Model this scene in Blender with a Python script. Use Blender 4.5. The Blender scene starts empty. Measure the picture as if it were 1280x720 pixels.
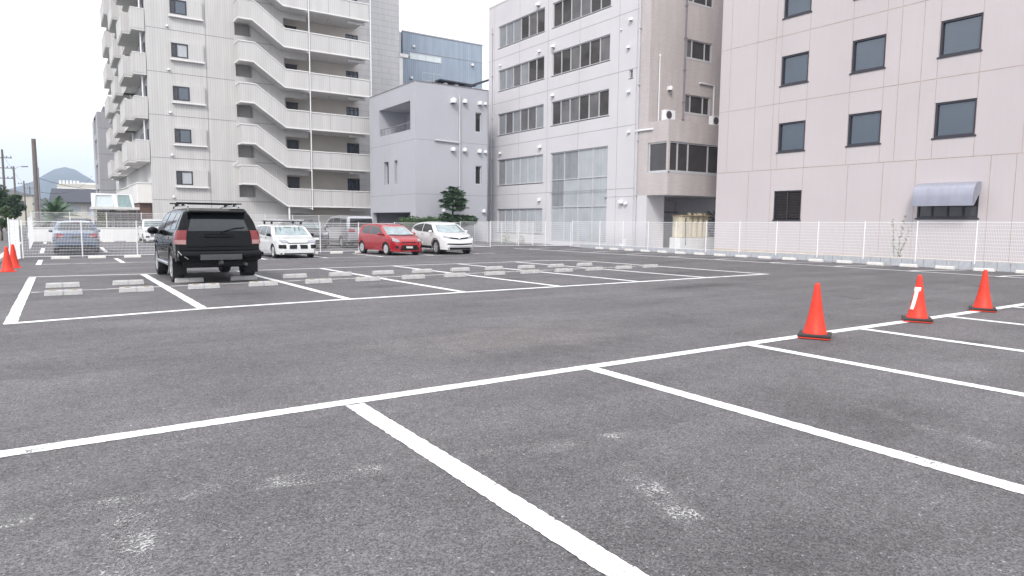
import bpy, bmesh, math, random
from mathutils import Vector, Matrix, noise
from mathutils.bvhtree import BVHTree
R = math.radians
random.seed(7)
sc = bpy.context.scene
C = sc.collection

# ------------------------------------------------------------------ camera, world, sun, exposure
CAM_H = 1.45
f_px, yaw, pitch, roll = 836.70, 0.595248, 0.0987223, 0.00872966
Fv = Vector((math.sin(yaw)*math.cos(pitch), math.cos(yaw)*math.cos(pitch), -math.sin(pitch)))
Rv = Vector((math.cos(yaw), -math.sin(yaw), 0)); Uv = Rv.cross(Fv)
cr, sr = math.cos(roll), math.sin(roll)
Rr = Rv*cr + Uv*sr; Ur = Uv*cr - Rv*sr
cd = bpy.data.cameras.new('camera'); cam = bpy.data.objects.new('camera', cd); C.objects.link(cam)
m = Matrix((( Rr.x, Ur.x, -Fv.x, 0), (Rr.y, Ur.y, -Fv.y, 0), (Rr.z, Ur.z, -Fv.z, CAM_H), (0, 0, 0, 1)))
cam.matrix_world = m
cd.sensor_width = 36; cd.lens = f_px/1280*36; cd.clip_start = .05; cd.clip_end = 8000
sc.camera = cam

SUN_DIR = Vector((-.52, -.48, .70)).normalized()
w = bpy.data.worlds.new('World'); sc.world = w; w.use_nodes = True
nt = w.node_tree; nt.nodes.clear()
out = nt.nodes.new('ShaderNodeOutputWorld'); bg = nt.nodes.new('ShaderNodeBackground')
sky = nt.nodes.new('ShaderNodeTexSky'); sky.sky_type = 'NISHITA'; sky.sun_disc = False
sky.sun_elevation = math.asin(SUN_DIR.z); sky.sun_rotation = math.atan2(SUN_DIR.x, SUN_DIR.y)
sky.dust_density = 3
tc = nt.nodes.new('ShaderNodeTexCoord'); mp = nt.nodes.new('ShaderNodeMapping'); mp.inputs['Scale'].default_value = (1.6, 1.6, 4.5)
n1 = nt.nodes.new('ShaderNodeTexNoise'); n1.inputs['Scale'].default_value = 1.7; n1.inputs['Detail'].default_value = 7; n1.inputs['Roughness'].default_value = .55
cr1 = nt.nodes.new('ShaderNodeValToRGB')
cr1.color_ramp.elements[0].position = .36; cr1.color_ramp.elements[0].color = (8.7, 8.9, 9.25, 1)
cr1.color_ramp.elements[1].position = .62; cr1.color_ramp.elements[1].color = (10.4, 10.5, 10.6, 1)
mx = nt.nodes.new('ShaderNodeMix'); mx.data_type = 'RGBA'; mx.inputs[0].default_value = .93
L = nt.links
L.new(tc.outputs['Generated'], mp.inputs['Vector']); L.new(mp.outputs[0], n1.inputs['Vector'])
sx = nt.nodes.new('ShaderNodeSeparateXYZ'); gr = nt.nodes.new('ShaderNodeMapRange')   # overcast: brighter overhead than near the horizon
gr.inputs[1].default_value = 0; gr.inputs[2].default_value = .75; gr.inputs[3].default_value = .86; gr.inputs[4].default_value = 1.18
vm0 = nt.nodes.new('ShaderNodeVectorMath'); vm0.operation = 'SCALE'
L.new(tc.outputs['Generated'], sx.inputs[0]); L.new(sx.outputs[2], gr.inputs[0]); L.new(cr1.outputs[0], vm0.inputs[0]); L.new(gr.outputs[0], vm0.inputs['Scale'])
L.new(n1.outputs['Fac'], cr1.inputs[0]); L.new(sky.outputs[0], mx.inputs[6]); L.new(vm0.outputs[0], mx.inputs[7])
L.new(mx.outputs[2], bg.inputs['Color']); bg.inputs['Strength'].default_value = .1
L.new(bg.outputs[0], out.inputs['Surface'])

sd = bpy.data.lights.new('sun', 'SUN'); sd.energy = 1.5; sd.angle = R(14); sd.color = (1, .96, .9)
so = bpy.data.objects.new('sun', sd); C.objects.link(so)
so.rotation_euler = SUN_DIR.to_track_quat('Z', 'Y').to_euler(); so.location = SUN_DIR*60

vs = sc.view_settings
vs.view_transform = 'Standard'; vs.look = 'None'; vs.gamma = 1; vs.use_curve_mapping = False
vs.exposure = .88

# ------------------------------------------------------------------ materials
MATS = {}
def nodes_of(name):
    mt = bpy.data.materials.new(name); mt.use_nodes = True
    n = mt.node_tree; b = n.nodes['Principled BSDF']
    return mt, n, b
def mat(name, col, rough=.6, metal=0, spec=.5, var=.08, scale=6, bump=0, bscale=60, coat=0, streak=0, trans=0):
    """plain surface with procedural mottling (and optional rain streaks and bump)"""
    mt, n, b = nodes_of(name)
    b.inputs['Roughness'].default_value = rough; b.inputs['Metallic'].default_value = metal
    b.inputs['Specular IOR Level'].default_value = spec; b.inputs['Coat Weight'].default_value = coat
    b.inputs['Coat Roughness'].default_value = .04
    t = n.nodes.new('ShaderNodeTexCoord'); ns = n.nodes.new('ShaderNodeTexNoise')
    ns.inputs['Scale'].default_value = scale; ns.inputs['Detail'].default_value = 6
    n.links.new(t.outputs['Object'], ns.inputs['Vector'])
    mr = n.nodes.new('ShaderNodeMapRange'); mr.inputs[1].default_value = .3; mr.inputs[2].default_value = .7
    mr.inputs[3].default_value = 1-var; mr.inputs[4].default_value = 1+var
    n.links.new(ns.outputs['Fac'], mr.inputs[0])
    vm = n.nodes.new('ShaderNodeVectorMath'); vm.operation = 'SCALE'; vm.inputs[0].default_value = col[:3]
    last = mr.outputs[0]
    if streak:
        mp = n.nodes.new('ShaderNodeMapping'); mp.inputs['Scale'].default_value = (3.2, 3.2, .12)
        n.links.new(t.outputs['Object'], mp.inputs['Vector'])
        n2 = n.nodes.new('ShaderNodeTexNoise'); n2.inputs['Scale'].default_value = 2.2; n2.inputs['Detail'].default_value = 5
        n.links.new(mp.outputs[0], n2.inputs['Vector'])
        m2 = n.nodes.new('ShaderNodeMapRange'); m2.inputs[1].default_value = .35; m2.inputs[2].default_value = .75
        m2.inputs[3].default_value = 1+streak*.4; m2.inputs[4].default_value = 1-streak
        n.links.new(n2.outputs['Fac'], m2.inputs[0])
        mu = n.nodes.new('ShaderNodeMath'); mu.operation = 'MULTIPLY'
        n.links.new(last, mu.inputs[0]); n.links.new(m2.outputs[0], mu.inputs[1]); last = mu.outputs[0]
    n.links.new(last, vm.inputs['Scale']); n.links.new(vm.outputs[0], b.inputs['Base Color'])
    if bump:
        n3 = n.nodes.new('ShaderNodeTexNoise'); n3.inputs['Scale'].default_value = bscale; n3.inputs['Detail'].default_value = 3
        n.links.new(t.outputs['Object'], n3.inputs['Vector'])
        bp = n.nodes.new('ShaderNodeBump'); bp.inputs['Strength'].default_value = bump; bp.inputs['Distance'].default_value = .01
        n.links.new(n3.outputs['Fac'], bp.inputs['Height']); n.links.new(bp.outputs[0], b.inputs['Normal'])
    if trans: b.inputs['Transmission Weight'].default_value = trans
    MATS[name] = mt
    return mt
def brickmat(name, c1, c2, mortar, bw, bh, ms, rough=.75, streak=.05, var=.05):
    mt, n, b = nodes_of(name); b.inputs['Roughness'].default_value = rough
    t = n.nodes.new('ShaderNodeTexCoord'); s = n.nodes.new('ShaderNodeSeparateXYZ'); c = n.nodes.new('ShaderNodeCombineXYZ')
    a = n.nodes.new('ShaderNodeMath'); a.operation = 'ADD'
    n.links.new(t.outputs['Object'], s.inputs[0]); n.links.new(s.outputs[0], a.inputs[0]); n.links.new(s.outputs[1], a.inputs[1])
    n.links.new(a.outputs[0], c.inputs[0]); n.links.new(s.outputs[2], c.inputs[1])
    br = n.nodes.new('ShaderNodeTexBrick'); br.inputs['Scale'].default_value = 1
    br.inputs['Brick Width'].default_value = bw; br.inputs['Row Height'].default_value = bh; br.inputs['Mortar Size'].default_value = ms
    br.inputs['Color1'].default_value = (*c1, 1); br.inputs['Color2'].default_value = (*c2, 1); br.inputs['Mortar'].default_value = (*mortar, 1)
    n.links.new(c.outputs[0], br.inputs['Vector'])
    mp = n.nodes.new('ShaderNodeMapping'); mp.inputs['Scale'].default_value = (1.6, 1.6, .25); n.links.new(t.outputs['Object'], mp.inputs['Vector'])
    ns = n.nodes.new('ShaderNodeTexNoise'); ns.inputs['Scale'].default_value = 1.3; ns.inputs['Detail'].default_value = 6; n.links.new(mp.outputs[0], ns.inputs['Vector'])
    mr = n.nodes.new('ShaderNodeMapRange'); mr.inputs[1].default_value = .3; mr.inputs[2].default_value = .7
    mr.inputs[3].default_value = 1+var; mr.inputs[4].default_value = 1-var-streak
    n.links.new(ns.outputs['Fac'], mr.inputs[0])
    vm = n.nodes.new('ShaderNodeVectorMath'); vm.operation = 'SCALE'
    n.links.new(br.outputs['Color'], vm.inputs[0]); n.links.new(mr.outputs[0], vm.inputs['Scale']); n.links.new(vm.outputs[0], b.inputs['Base Color'])
    MATS[name] = mt
    return mt

mat('right_wall', (.505, .459, .467), .8, var=.03, scale=.35, streak=.018, bump=.08, bscale=80)
mat('rust_joint', (.37, .28, .25), .85, var=.25, scale=3)
mat('plinth_stain', (.47, .37, .27), .9, var=.18, scale=2.5)
mat('mid_wall', (.575, .56, .58), .75, var=.03, scale=.4, streak=.02, bump=.05)
mat('grey_joint', (.24, .23, .25), .85, var=.1)
brickmat('pink_tile', (.52, .47, .462), (.48, .435, .43), (.39, .35, .345), .24, .075, .007)
brickmat('tower_rib', (.535, .524, .518), (.515, .505, .50), (.415, .405, .40), .16, 50, .010, streak=.02)
brickmat('annex_tile', (.58, .565, .57), (.56, .55, .55), (.42, .41, .41), 1.9, .5, .02, streak=.02)
mat('tower_side', (.64, .625, .61), .8, var=.04, scale=.7, streak=.02)
mat('tower_white', (.70, .685, .68), .7, var=.05, scale=2, streak=.08)
mat('tower_inner', (.55, .515, .475), .8, var=.05, scale=1)
mat('soffit', (.58, .57, .56), .85, var=.06)
mat('lavender_wall', (.425, .428, .470), .8, var=.03, scale=.5, streak=.02, bump=.05)
brickmat('blue_siding', (.30, .355, .43), (.29, .345, .42), (.22, .27, .34), .22, 70, .018, rough=.5, streak=.10)
mat('grey_concrete', (.36, .355, .38), .85, var=.06, scale=.6, streak=.08)
mat('white_paint_metal', (.80, .80, .81), .45, var=.03)
mat('fence_white', (.82, .82, .84), .4, var=.03)
mat('kerb_block', (.43, .44, .47), .9, var=.1, scale=8, bump=.4, bscale=120)
mat('stop_concrete', (.43, .423, .425), .9, var=.14, scale=14, bump=.5, bscale=150)
mat('stop_white', (.62, .60, .58), .85, var=.10, scale=14, bump=.4, bscale=150)
mat('low_wall', (.74, .735, .73), .8, var=.05, scale=1.2, streak=.08)
mat('frame_dark', (.035, .033, .045), .5, var=.1)
mat('frame_alu', (.55, .55, .57), .4, metal=.2, var=.05)
mat('louver_dark', (.055, .045, .045), .6, var=.2)
mat('awning_blue', (.33, .335, .40), .38, metal=.35, var=.06, scale=2, streak=.08)
mat('glass_grey', (.125, .142, .165), .04, metal=.75, var=.05, scale=.7)
mat('glass_dark', (.02, .022, .025), .05, spec=.8, var=.1)
mat('glass_warm', (.075, .07, .07), .06, metal=.3, var=.18, scale=1.1)
mat('blind_pale', (.40, .42, .45), .35, coat=.5, var=.08, scale=1.2, streak=.10)
mat('blind_grey', (.12, .115, .12), .3, coat=.6, var=.3, scale=.9, streak=.12)
mat('curtain', (.25, .26, .28), .35, coat=.5, var=.1, scale=2, streak=.22)
mat('pipe_pale', (.50, .49, .52), .5, var=.05)
mat('pipe_dark', (.20, .185, .21), .5, var=.08)
mat('vent_white', (.72, .72, .74), .45, var=.04)
mat('door_dark', (.045, .047, .055), .4, var=.1)
mat('brown_panel', (.13, .075, .065), .6, var=.12)
mat('canopy_glass', (.62, .68, .70), .15, coat=.5, var=.05)
mat('canopy_glass_green', (.27, .36, .37), .1, coat=.5, var=.12)
mat('tank_cream', (.66, .59, .44), .6, var=.08, scale=4, streak=.14)
mat('tank_trim', (.36, .28, .18), .7, var=.2)
mat('roof_dark', (.045, .048, .065), .7, var=.12)
mat('beige_wall', (.50, .47, .41), .8, var=.06)
mat('pole_concrete', (.15, .13, .12), .9, var=.15, scale=5)
mat('cable_black', (.03, .03, .035), .6)
mat('cone_orange', (.66, .042, .020), .5, spec=.35, var=.16, scale=7, streak=.12)
mat('cone_rubber', (.03, .028, .028), .7, var=.2)
mat('tape_white', (.80, .74, .74), .4)
mat('rubber', (.018, .018, .02), .8, var=.15)
mat('rim_silver', (.42, .42, .44), .35, metal=.3)
mat('rim_hubcap', (.46, .46, .48), .4)
mat('car_black', (.003, .003, .004), .06, spec=.15, coat=.09, var=.02)
mat('car_white', (.62, .62, .63), .25, coat=1, var=.02)
mat('car_red', (.31, .004, .011), .22, coat=.5, var=.03)
mat('car_blue', (.055, .09, .155), .25, metal=.3, coat=1, var=.03)
mat('car_silver', (.40, .40, .43), .25, metal=.6, coat=1, var=.03)
mat('car_darkgrey', (.055, .056, .07), .25, metal=.3, coat=1, var=.03)
mat('plastic_black', (.010, .010, .011), .55, spec=.25, var=.15)
mat('plastic_grey', (.06, .06, .066), .5, var=.1)
mat('chrome', (.62, .62, .64), .15, metal=1)
mat('car_glass', (.012, .015, .018), .03, spec=.5, coat=.3, var=.05)
mat('car_glass_bright', (.30, .35, .36), .04, metal=.7, var=.25, scale=3)
mat('lamp_red', (.17, .006, .009), .15, coat=.4)
mat('lamp_clear', (.26, .27, .29), .12, metal=.4, coat=1)
mat('lamp_pink', (.34, .17, .17), .2, coat=.4)
mat('plate_white', (.75, .75, .75), .5)
mat('plate_dull', (.50, .47, .46), .5)
mat('interior', (.012, .012, .014), .8)
mat('reflector_amber', (.42, .33, .20), .5)
mat('bark', (.10, .08, .065), .95, var=.2, bump=.6, bscale=30)
mat('hill_green', (.03, .045, .045), .95, var=.35, scale=.03)
mat('roof_tile_grey', (.20, .20, .22), .8, var=.1)
mat('kerb_stone', (.52, .49, .45), .9, var=.1, scale=8)
mat('road_grey', (.115, .113, .117), .95, var=.12, scale=3)
mat('ground_grey', (.14, .14, .13), .95, var=.2, scale=.2)
mat('soil', (.12, .10, .08), .95, var=.2)
def leafmat(name, a, b_):
    mt, n, b = nodes_of(name); b.inputs['Roughness'].default_value = .55
    t = n.nodes.new('ShaderNodeNewGeometry')
    rp = n.nodes.new('ShaderNodeValToRGB'); rp.color_ramp.elements[0].color = (*a, 1); rp.color_ramp.elements[1].color = (*b_, 1)
    n.links.new(t.outputs['Random Per Island'], rp.inputs[0]); n.links.new(rp.outputs[0], b.inputs['Base Color'])
    tr = b.inputs.get('Subsurface Weight')
    MATS[name] = mt
leafmat('leaf_dark', (.018, .042, .016), (.055, .10, .035))
leafmat('leaf_mid', (.03, .065, .02), (.09, .15, .05))
leafmat('leaf_palm', (.045, .098, .055), (.12, .20, .105))
leafmat('leaf_yellow', (.16, .17, .03), (.34, .32, .06))
leafmat('leaf_weed', (.10, .14, .06), (.22, .25, .13))

def asphalt():
    mt, n, b = nodes_of('asphalt'); lk = n.links.new; N = n.nodes.new
    t = N('ShaderNodeTexCoord')
    def nz(scale, det=4, rough=.6, vec=None):
        x = N('ShaderNodeTexNoise'); x.inputs['Scale'].default_value = scale; x.inputs['Detail'].default_value = det; x.inputs['Roughness'].default_value = rough
        lk(vec or t.outputs['Object'], x.inputs['Vector']); return x.outputs['Fac']
    def mr(src, a, b2, c, d):
        x = N('ShaderNodeMapRange'); x.inputs[1].default_value = a; x.inputs[2].default_value = b2; x.inputs[3].default_value = c; x.inputs[4].default_value = d
        lk(src, x.inputs[0]); return x.outputs[0]
    def mul(a, b2):
        x = N('ShaderNodeMath'); x.operation = 'MULTIPLY'; lk(a, x.inputs[0])
        if isinstance(b2, float): x.inputs[1].default_value = b2
        else: lk(b2, x.inputs[1])
        return x.outputs[0]
    vo = N('ShaderNodeTexVoronoi'); vo.inputs['Scale'].default_value = 105; lk(t.outputs['Object'], vo.inputs['Vector'])
    sp = N('ShaderNodeSeparateColor'); lk(vo.outputs['Color'], sp.inputs[0])
    agg = mr(sp.outputs[0], 0, 1, .50, 1.50)                 # each stone its own grey
    pale = mr(sp.outputs[1], .965, .99, 1, 2.0)               # a few pale stones
    pit = mr(nz(150, 2), .34, .50, .42, 1.08)                # pits between stones
    med = mr(nz(9, 5, .65), .3, .7, .88, 1.12)
    big = mr(nz(.55, 6, .6), .32, .68, .84, 1.16)
    mpn = N('ShaderNodeMapping'); mpn.inputs['Scale'].default_value = (.16, 1.1, 1); mpn.inputs['Rotation'].default_value = (0, 0, R(-4)); lk(t.outputs['Object'], mpn.inputs['Vector'])
    lane = mr(nz(1.0, 5, .55, mpn.outputs[0]), .33, .67, .84, 1.14)
    v = mul(mul(mul(mul(mul(agg, pale), pit), med), big), lane)
    # pale brown dried puddle stain on the drive lane
    mp2 = N('ShaderNodeMapping'); mp2.inputs['Location'].default_value = (-4.75, -6.9, 0); lk(t.outputs['Object'], mp2.inputs['Vector'])
    sc2 = N('ShaderNodeVectorMath'); sc2.operation = 'MULTIPLY'; sc2.inputs[1].default_value = (1/1.75, 1/1.0, 0); lk(mp2.outputs[0], sc2.inputs[0])
    ln = N('ShaderNodeVectorMath'); ln.operation = 'LENGTH'; lk(sc2.outputs[0], ln.inputs[0])
    ad = N('ShaderNodeMath'); ad.operation = 'ADD'; lk(ln.outputs['Value'], ad.inputs[0]); lk(mr(nz(1.6, 6, .65), .3, .7, -.45, .45), ad.inputs[1])
    stain = mr(ad.outputs[0], .45, 1.05, .62, 0)
    base = N('ShaderNodeVectorMath'); base.operation = 'SCALE'; base.inputs[0].default_value = (.130, .1225, .130); lk(v, base.inputs['Scale'])
    mix = N('ShaderNodeMix'); mix.data_type = 'RGBA'; lk(stain, mix.inputs[0]); lk(base.outputs[0], mix.inputs[6])
    br = N('ShaderNodeVectorMath'); br.operation = 'SCALE'; br.inputs[0].default_value = (.20, .18, .178); lk(v, br.inputs['Scale']); lk(br.outputs[0], mix.inputs[7])
    def spot(cx, cy, rx, ry, amt, src, edge=.6):
        mpp = N('ShaderNodeMapping'); mpp.inputs['Location'].default_value = (-cx, -cy, 0); lk(t.outputs['Object'], mpp.inputs['Vector'])
        s2 = N('ShaderNodeVectorMath'); s2.operation = 'MULTIPLY'; s2.inputs[1].default_value = (1/rx, 1/ry, 0); lk(mpp.outputs[0], s2.inputs[0])
        l2 = N('ShaderNodeVectorMath'); l2.operation = 'LENGTH'; lk(s2.outputs[0], l2.inputs[0])
        a2 = N('ShaderNodeMath'); a2.operation = 'ADD'; lk(l2.outputs['Value'], a2.inputs[0]); lk(mr(nz(2.3, 5, .6), .3, .7, -.4, .4), a2.inputs[1])
        return mul(src, mr(a2.outputs[0], 1-edge, 1.1, amt, 1))
    # dark damp oil spots
    oil = mr(nz(.9, 3, .5), .67, .74, 1, .72)
    for q in ((12.4, 10.4, 1.9, .38, .66), (1.2, 7.6, 3.2, .35, .84), (4.9, 2.6, 1.1, .8, .80), (2.4, 1.6, .9, .7, .82), (9.5, 14.2, .5, .5, .6), (6.0, 14.0, .6, .45, .7), (16.0, 13.6, 2.2, .5, .8), (3.0, 13.9, .7, .4, .75)): oil = spot(*q[:5], oil)
    fin = N('ShaderNodeVectorMath'); fin.operation = 'SCALE'; lk(mix.outputs[2], fin.inputs[0]); lk(oil, fin.inputs['Scale'])
    lk(fin.outputs[0], b.inputs['Base Color'])
    lk(mr(nz(4, 4), .3, .7, .72, .92), b.inputs['Roughness'])
    bp = N('ShaderNodeBump'); bp.inputs['Strength'].default_value = .9; bp.inputs['Distance'].default_value = .009
    hsum = N('ShaderNodeMath'); hsum.operation = 'ADD'; lk(sp.outputs[0], hsum.inputs[0]); lk(nz(130, 3), hsum.inputs[1])
    lk(hsum.outputs[0], bp.inputs['Height']); lk(bp.outputs[0], b.inputs['Normal'])
    MATS['asphalt'] = mt
asphalt()
def paintmat(name, keep, col=(.72, .72, .73), amax=1, soft=.10, aw=1.0):
    """road paint: chips and wear let the asphalt below show; keep = how much paint is left"""
    mt, n, b = nodes_of(name); lk = n.links.new; N = n.nodes.new
    b.inputs['Roughness'].default_value = .7
    t = N('ShaderNodeTexCoord')
    a = N('ShaderNodeTexNoise'); a.inputs['Scale'].default_value = 60; a.inputs['Detail'].default_value = 4; a.inputs['Roughness'].default_value = .7
    c = N('ShaderNodeTexNoise'); c.inputs['Scale'].default_value = 3.5; c.inputs['Detail'].default_value = 5
    lk(t.outputs['Object'], a.inputs['Vector']); lk(t.outputs['Object'], c.inputs['Vector'])
    ad = N('ShaderNodeMath'); ad.operation = 'MULTIPLY_ADD'; lk(a.outputs['Fac'], ad.inputs[0]); ad.inputs[1].default_value = aw; lk(c.outputs['Fac'], ad.inputs[2])
    r = N('ShaderNodeMapRange'); r.inputs[1].default_value = 1.0-keep; r.inputs[2].default_value = 1.0-keep+soft; r.inputs[4].default_value = amax; lk(ad.outputs[0], r.inputs[0])
    pn = N('ShaderNodeTexNoise'); pn.inputs['Scale'].default_value = 95; pn.inputs['Detail'].default_value = 2; lk(t.outputs['Object'], pn.inputs['Vector'])
    pr_ = N('ShaderNodeMapRange'); pr_.inputs[1].default_value = .31; pr_.inputs[2].default_value = .35; lk(pn.outputs['Fac'], pr_.inputs[0])
    pm = N('ShaderNodeMath'); pm.operation = 'MULTIPLY'; lk(r.outputs[0], pm.inputs[0]); lk(pr_.outputs[0], pm.inputs[1])
    lk(pm.outputs[0], b.inputs['Alpha'])
    g = N('ShaderNodeMapRange'); g.inputs[1].default_value = .3; g.inputs[2].default_value = .7; g.inputs[3].default_value = .9; g.inputs[4].default_value = 1.05; lk(c.outputs['Fac'], g.inputs[0])
    vm = N('ShaderNodeVectorMath'); vm.operation = 'SCALE'; vm.inputs[0].default_value = col; lk(g.outputs[0], vm.inputs['Scale']); lk(vm.outputs[0], b.inputs['Base Color'])
    bp = N('ShaderNodeBump'); bp.inputs['Strength'].default_value = .4; bp.inputs['Distance'].default_value = .004; lk(a.outputs['Fac'], bp.inputs['Height']); lk(bp.outputs[0], b.inputs['Normal'])
    MATS[name] = mt
paintmat('line_paint', .30)
paintmat('line_paint_old', .17, (.58, .57, .57))
paintmat('line_paint_worn', -.60, (.60, .595, .60), .62, .16, 1.8)
paintmat('line_paint_flakes', -.48, (.60, .595, .60), .62, .18, 1.8)
paintmat('line_paint_ghost', .12, (.30, .295, .30), .28, .4)

# ------------------------------------------------------------------ mesh helpers
class MB:
    def __init__(s): s.v = []; s.f = []; s.m = []; s.cur = 0
    def quad(s, *p):
        i = len(s.v); s.v += [tuple(q) for q in p]; s.f.append(tuple(range(i, i+len(p)))); s.m.append(s.cur); return s
    def box(s, x0, x1, y0, y1, z0, z1):
        i = len(s.v)
        s.v += [(x0,y0,z0),(x1,y0,z0),(x1,y1,z0),(x0,y1,z0),(x0,y0,z1),(x1,y0,z1),(x1,y1,z1),(x0,y1,z1)]
        for q in ((0,3,2,1),(4,5,6,7),(0,1,5,4),(1,2,6,5),(2,3,7,6),(3,0,4,7)):
            s.f.append(tuple(i+k for k in q)); s.m.append(s.cur)
        return s
    def obox(s, c, ax, ay, az):
        c = Vector(c); ax, ay, az = Vector(ax), Vector(ay), Vector(az); i = len(s.v)
        for k in ((-1,-1,-1),(1,-1,-1),(1,1,-1),(-1,1,-1),(-1,-1,1),(1,-1,1),(1,1,1),(-1,1,1)):
            s.v.append(tuple(c+ax*k[0]+ay*k[1]+az*k[2]))
        for q in ((0,3,2,1),(4,5,6,7),(0,1,5,4),(1,2,6,5),(2,3,7,6),(3,0,4,7)):
            s.f.append(tuple(i+k for k in q)); s.m.append(s.cur)
        return s
    def tube(s, pts, r, n=8, cap=True):
        pts = [Vector(p) for p in pts]; rs = r if isinstance(r, (list, tuple)) else [r]*len(pts); i0 = len(s.v)
        for k, p in enumerate(pts):
            d = (pts[min(k+1, len(pts)-1)]-pts[max(k-1, 0)]).normalized()
            a = d.cross(Vector((0,0,1)));
            if a.length < .05: a = d.cross(Vector((1,0,0)))
            a.normalize(); b = d.cross(a)
            for j in range(n):
                t = 2*math.pi*j/n; s.v.append(tuple(p+(a*math.cos(t)+b*math.sin(t))*rs[k]))
        for k in range(len(pts)-1):
            for j in range(n):
                s.f.append((i0+k*n+j, i0+k*n+(j+1)%n, i0+(k+1)*n+(j+1)%n, i0+(k+1)*n+j)); s.m.append(s.cur)
        if cap:
            s.f.append(tuple(i0+j for j in range(n))); s.f.append(tuple(i0+(len(pts)-1)*n+j for j in range(n))); s.m += [s.cur]*2
        return s
    def lathe(s, prof, c=(0,0,0), axis='z', n=24, cap=True):
        i0 = len(s.v); K = len(prof)
        for r, h in prof:
            for j in range(n):
                t = 2*math.pi*j/n; a, b = r*math.cos(t), r*math.sin(t)
                p = (a, b, h) if axis == 'z' else ((a, h, b) if axis == 'y' else (h, a, b))
                s.v.append((c[0]+p[0], c[1]+p[1], c[2]+p[2]))
        for k in range(K-1):
            for j in range(n):
                s.f.append((i0+k*n+j, i0+k*n+(j+1)%n, i0+(k+1)*n+(j+1)%n, i0+(k+1)*n+j)); s.m.append(s.cur)
        for k in ((0, K-1) if cap else ()):
            if prof[k][0] > 1e-4: s.f.append(tuple(i0+k*n+j for j in range(n))); s.m.append(s.cur)
        return s
    def prism(s, pts, axis, a0, a1):
        """closed polygon in the plane across `axis`, extruded from a0 to a1"""
        def P(u, v, a): return (u, a, v) if axis == 'y' else ((a, u, v) if axis == 'x' else (u, v, a))
        i = len(s.v); n = len(pts)
        s.v += [P(u, v, a0) for u, v in pts]+[P(u, v, a1) for u, v in pts]
        s.f.append(tuple(range(i, i+n))); s.f.append(tuple(range(i+2*n-1, i+n-1, -1))); s.m += [s.cur]*2
        for k in range(n):
            s.f.append((i+k, i+(k+1)%n, i+n+(k+1)%n, i+n+k)); s.m.append(s.cur)
        return s
    def wall(s, plane, c, u0, u1, z0, z1, holes=(), depth=.15, inward=1):
        """flat wall on plane x=c or y=c with rectangular holes (ua,ub,za,zb) that have reveals `depth` deep along inward"""
        us = sorted({u0, u1, *[h[0] for h in holes], *[h[1] for h in holes]}); zs = sorted({z0, z1, *[h[2] for h in holes], *[h[3] for h in holes]})
        us = [u for u in us if u0 <= u <= u1]; zs = [z for z in zs if z0 <= z <= z1]
        P = (lambda u, z, d: (c+d*inward, u, z)) if plane == 'x' else (lambda u, z, d: (u, c+d*inward, z))
        for a, b in zip(us, us[1:]):
            for e, g in zip(zs, zs[1:]):
                mu, mz = (a+b)/2, (e+g)/2
                if any(h[0] < mu < h[1] and h[2] < mz < h[3] for h in holes): continue
                s.quad(P(a,e,0), P(b,e,0), P(b,g,0), P(a,g,0))
        for h in holes:
            a, b, e, g = h[:4]; a = max(a, u0); b = min(b, u1); e = max(e, z0); g = min(g, z1); d = depth
            s.quad(P(a,e,0), P(a,g,0), P(a,g,d), P(a,e,d)); s.quad(P(b,e,0), P(b,g,0), P(b,g,d), P(b,e,d))
            s.quad(P(a,e,0), P(b,e,0), P(b,e,d), P(a,e,d)); s.quad(P(a,g,0), P(b,g,0), P(b,g,d), P(a,g,d))
        return s
ORG = {}
def link(name, mb, mats, parent=None, smooth=None, bevel=0, recalc=True):
    me = bpy.data.meshes.new(name)
    o0 = ORG.get(parent.name, Vector((0,0,0))) if parent else Vector((0,0,0))
    vs_ = [tuple(Vector(v)-o0) for v in mb.v] if o0.length else mb.v
    me.from_pydata(vs_, [], mb.f)
    ms = mats if isinstance(mats, (list, tuple)) else [mats]
    for x in ms: me.materials.append(MATS[x])
    if len(ms) > 1: me.polygons.foreach_set('material_index', mb.m)
    if recalc:
        bm = bmesh.new(); bm.from_mesh(me)
        if smooth is not None: bmesh.ops.remove_doubles(bm, verts=bm.verts, dist=1e-5)
        bmesh.ops.recalc_face_normals(bm, faces=bm.faces); bm.to_mesh(me); bm.free()
    if smooth is not None:
        me.polygons.foreach_set('use_smooth', [True]*len(me.polygons)); me.set_sharp_from_angle(angle=R(smooth))
    me.update()
    o = bpy.data.objects.new(name, me); C.objects.link(o)
    if parent: o.parent = parent; ORG[o.name] = o0
    if bevel:
        b = o.modifiers.new('bevel', 'BEVEL'); b.width = bevel; b.segments = 2; b.limit_method = 'ANGLE'
    return o
def tag(o, label, cat, group=None):
    o['label'] = label; o['category'] = cat
    if group: o['group'] = group
    return o
def thing(name, label, cat, loc=(0,0,0), group=None):
    o = bpy.data.objects.new(name, None); C.objects.link(o); o.empty_display_size = .3
    o.location = loc; ORG[o.name] = Vector(loc); return tag(o, label, cat, group)
def struct(o, kind='structure'): o['kind'] = kind; return o
def dup(root, loc, rotz=None, label=None, group=None):
    r = root.copy(); C.objects.link(r); r.location = loc
    if rotz is not None: r.rotation_euler = (0, 0, rotz)
    if label: r['label'] = label
    if group: r['group'] = group
    for ch in list(root.children):
        c = ch.copy(); C.objects.link(c); c.parent = r
        for g in list(ch.children):
            d = g.copy(); C.objects.link(d); d.parent = c
    return r
def cl(x, a=0., b=1.): return max(a, min(b, x))
def zg(x, y):
    """height of the lot: it drains gently away to the back and towards the right-hand fence"""
    s = cl((23-x)/9)
    z = -.0088*(cl(y, 12, 33)-12)*s
    if y > 33: z *= 1-cl((y-33)/14)
    return z-.12*cl((x-22.8)/4.2)*cl((36-y)/4)
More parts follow.
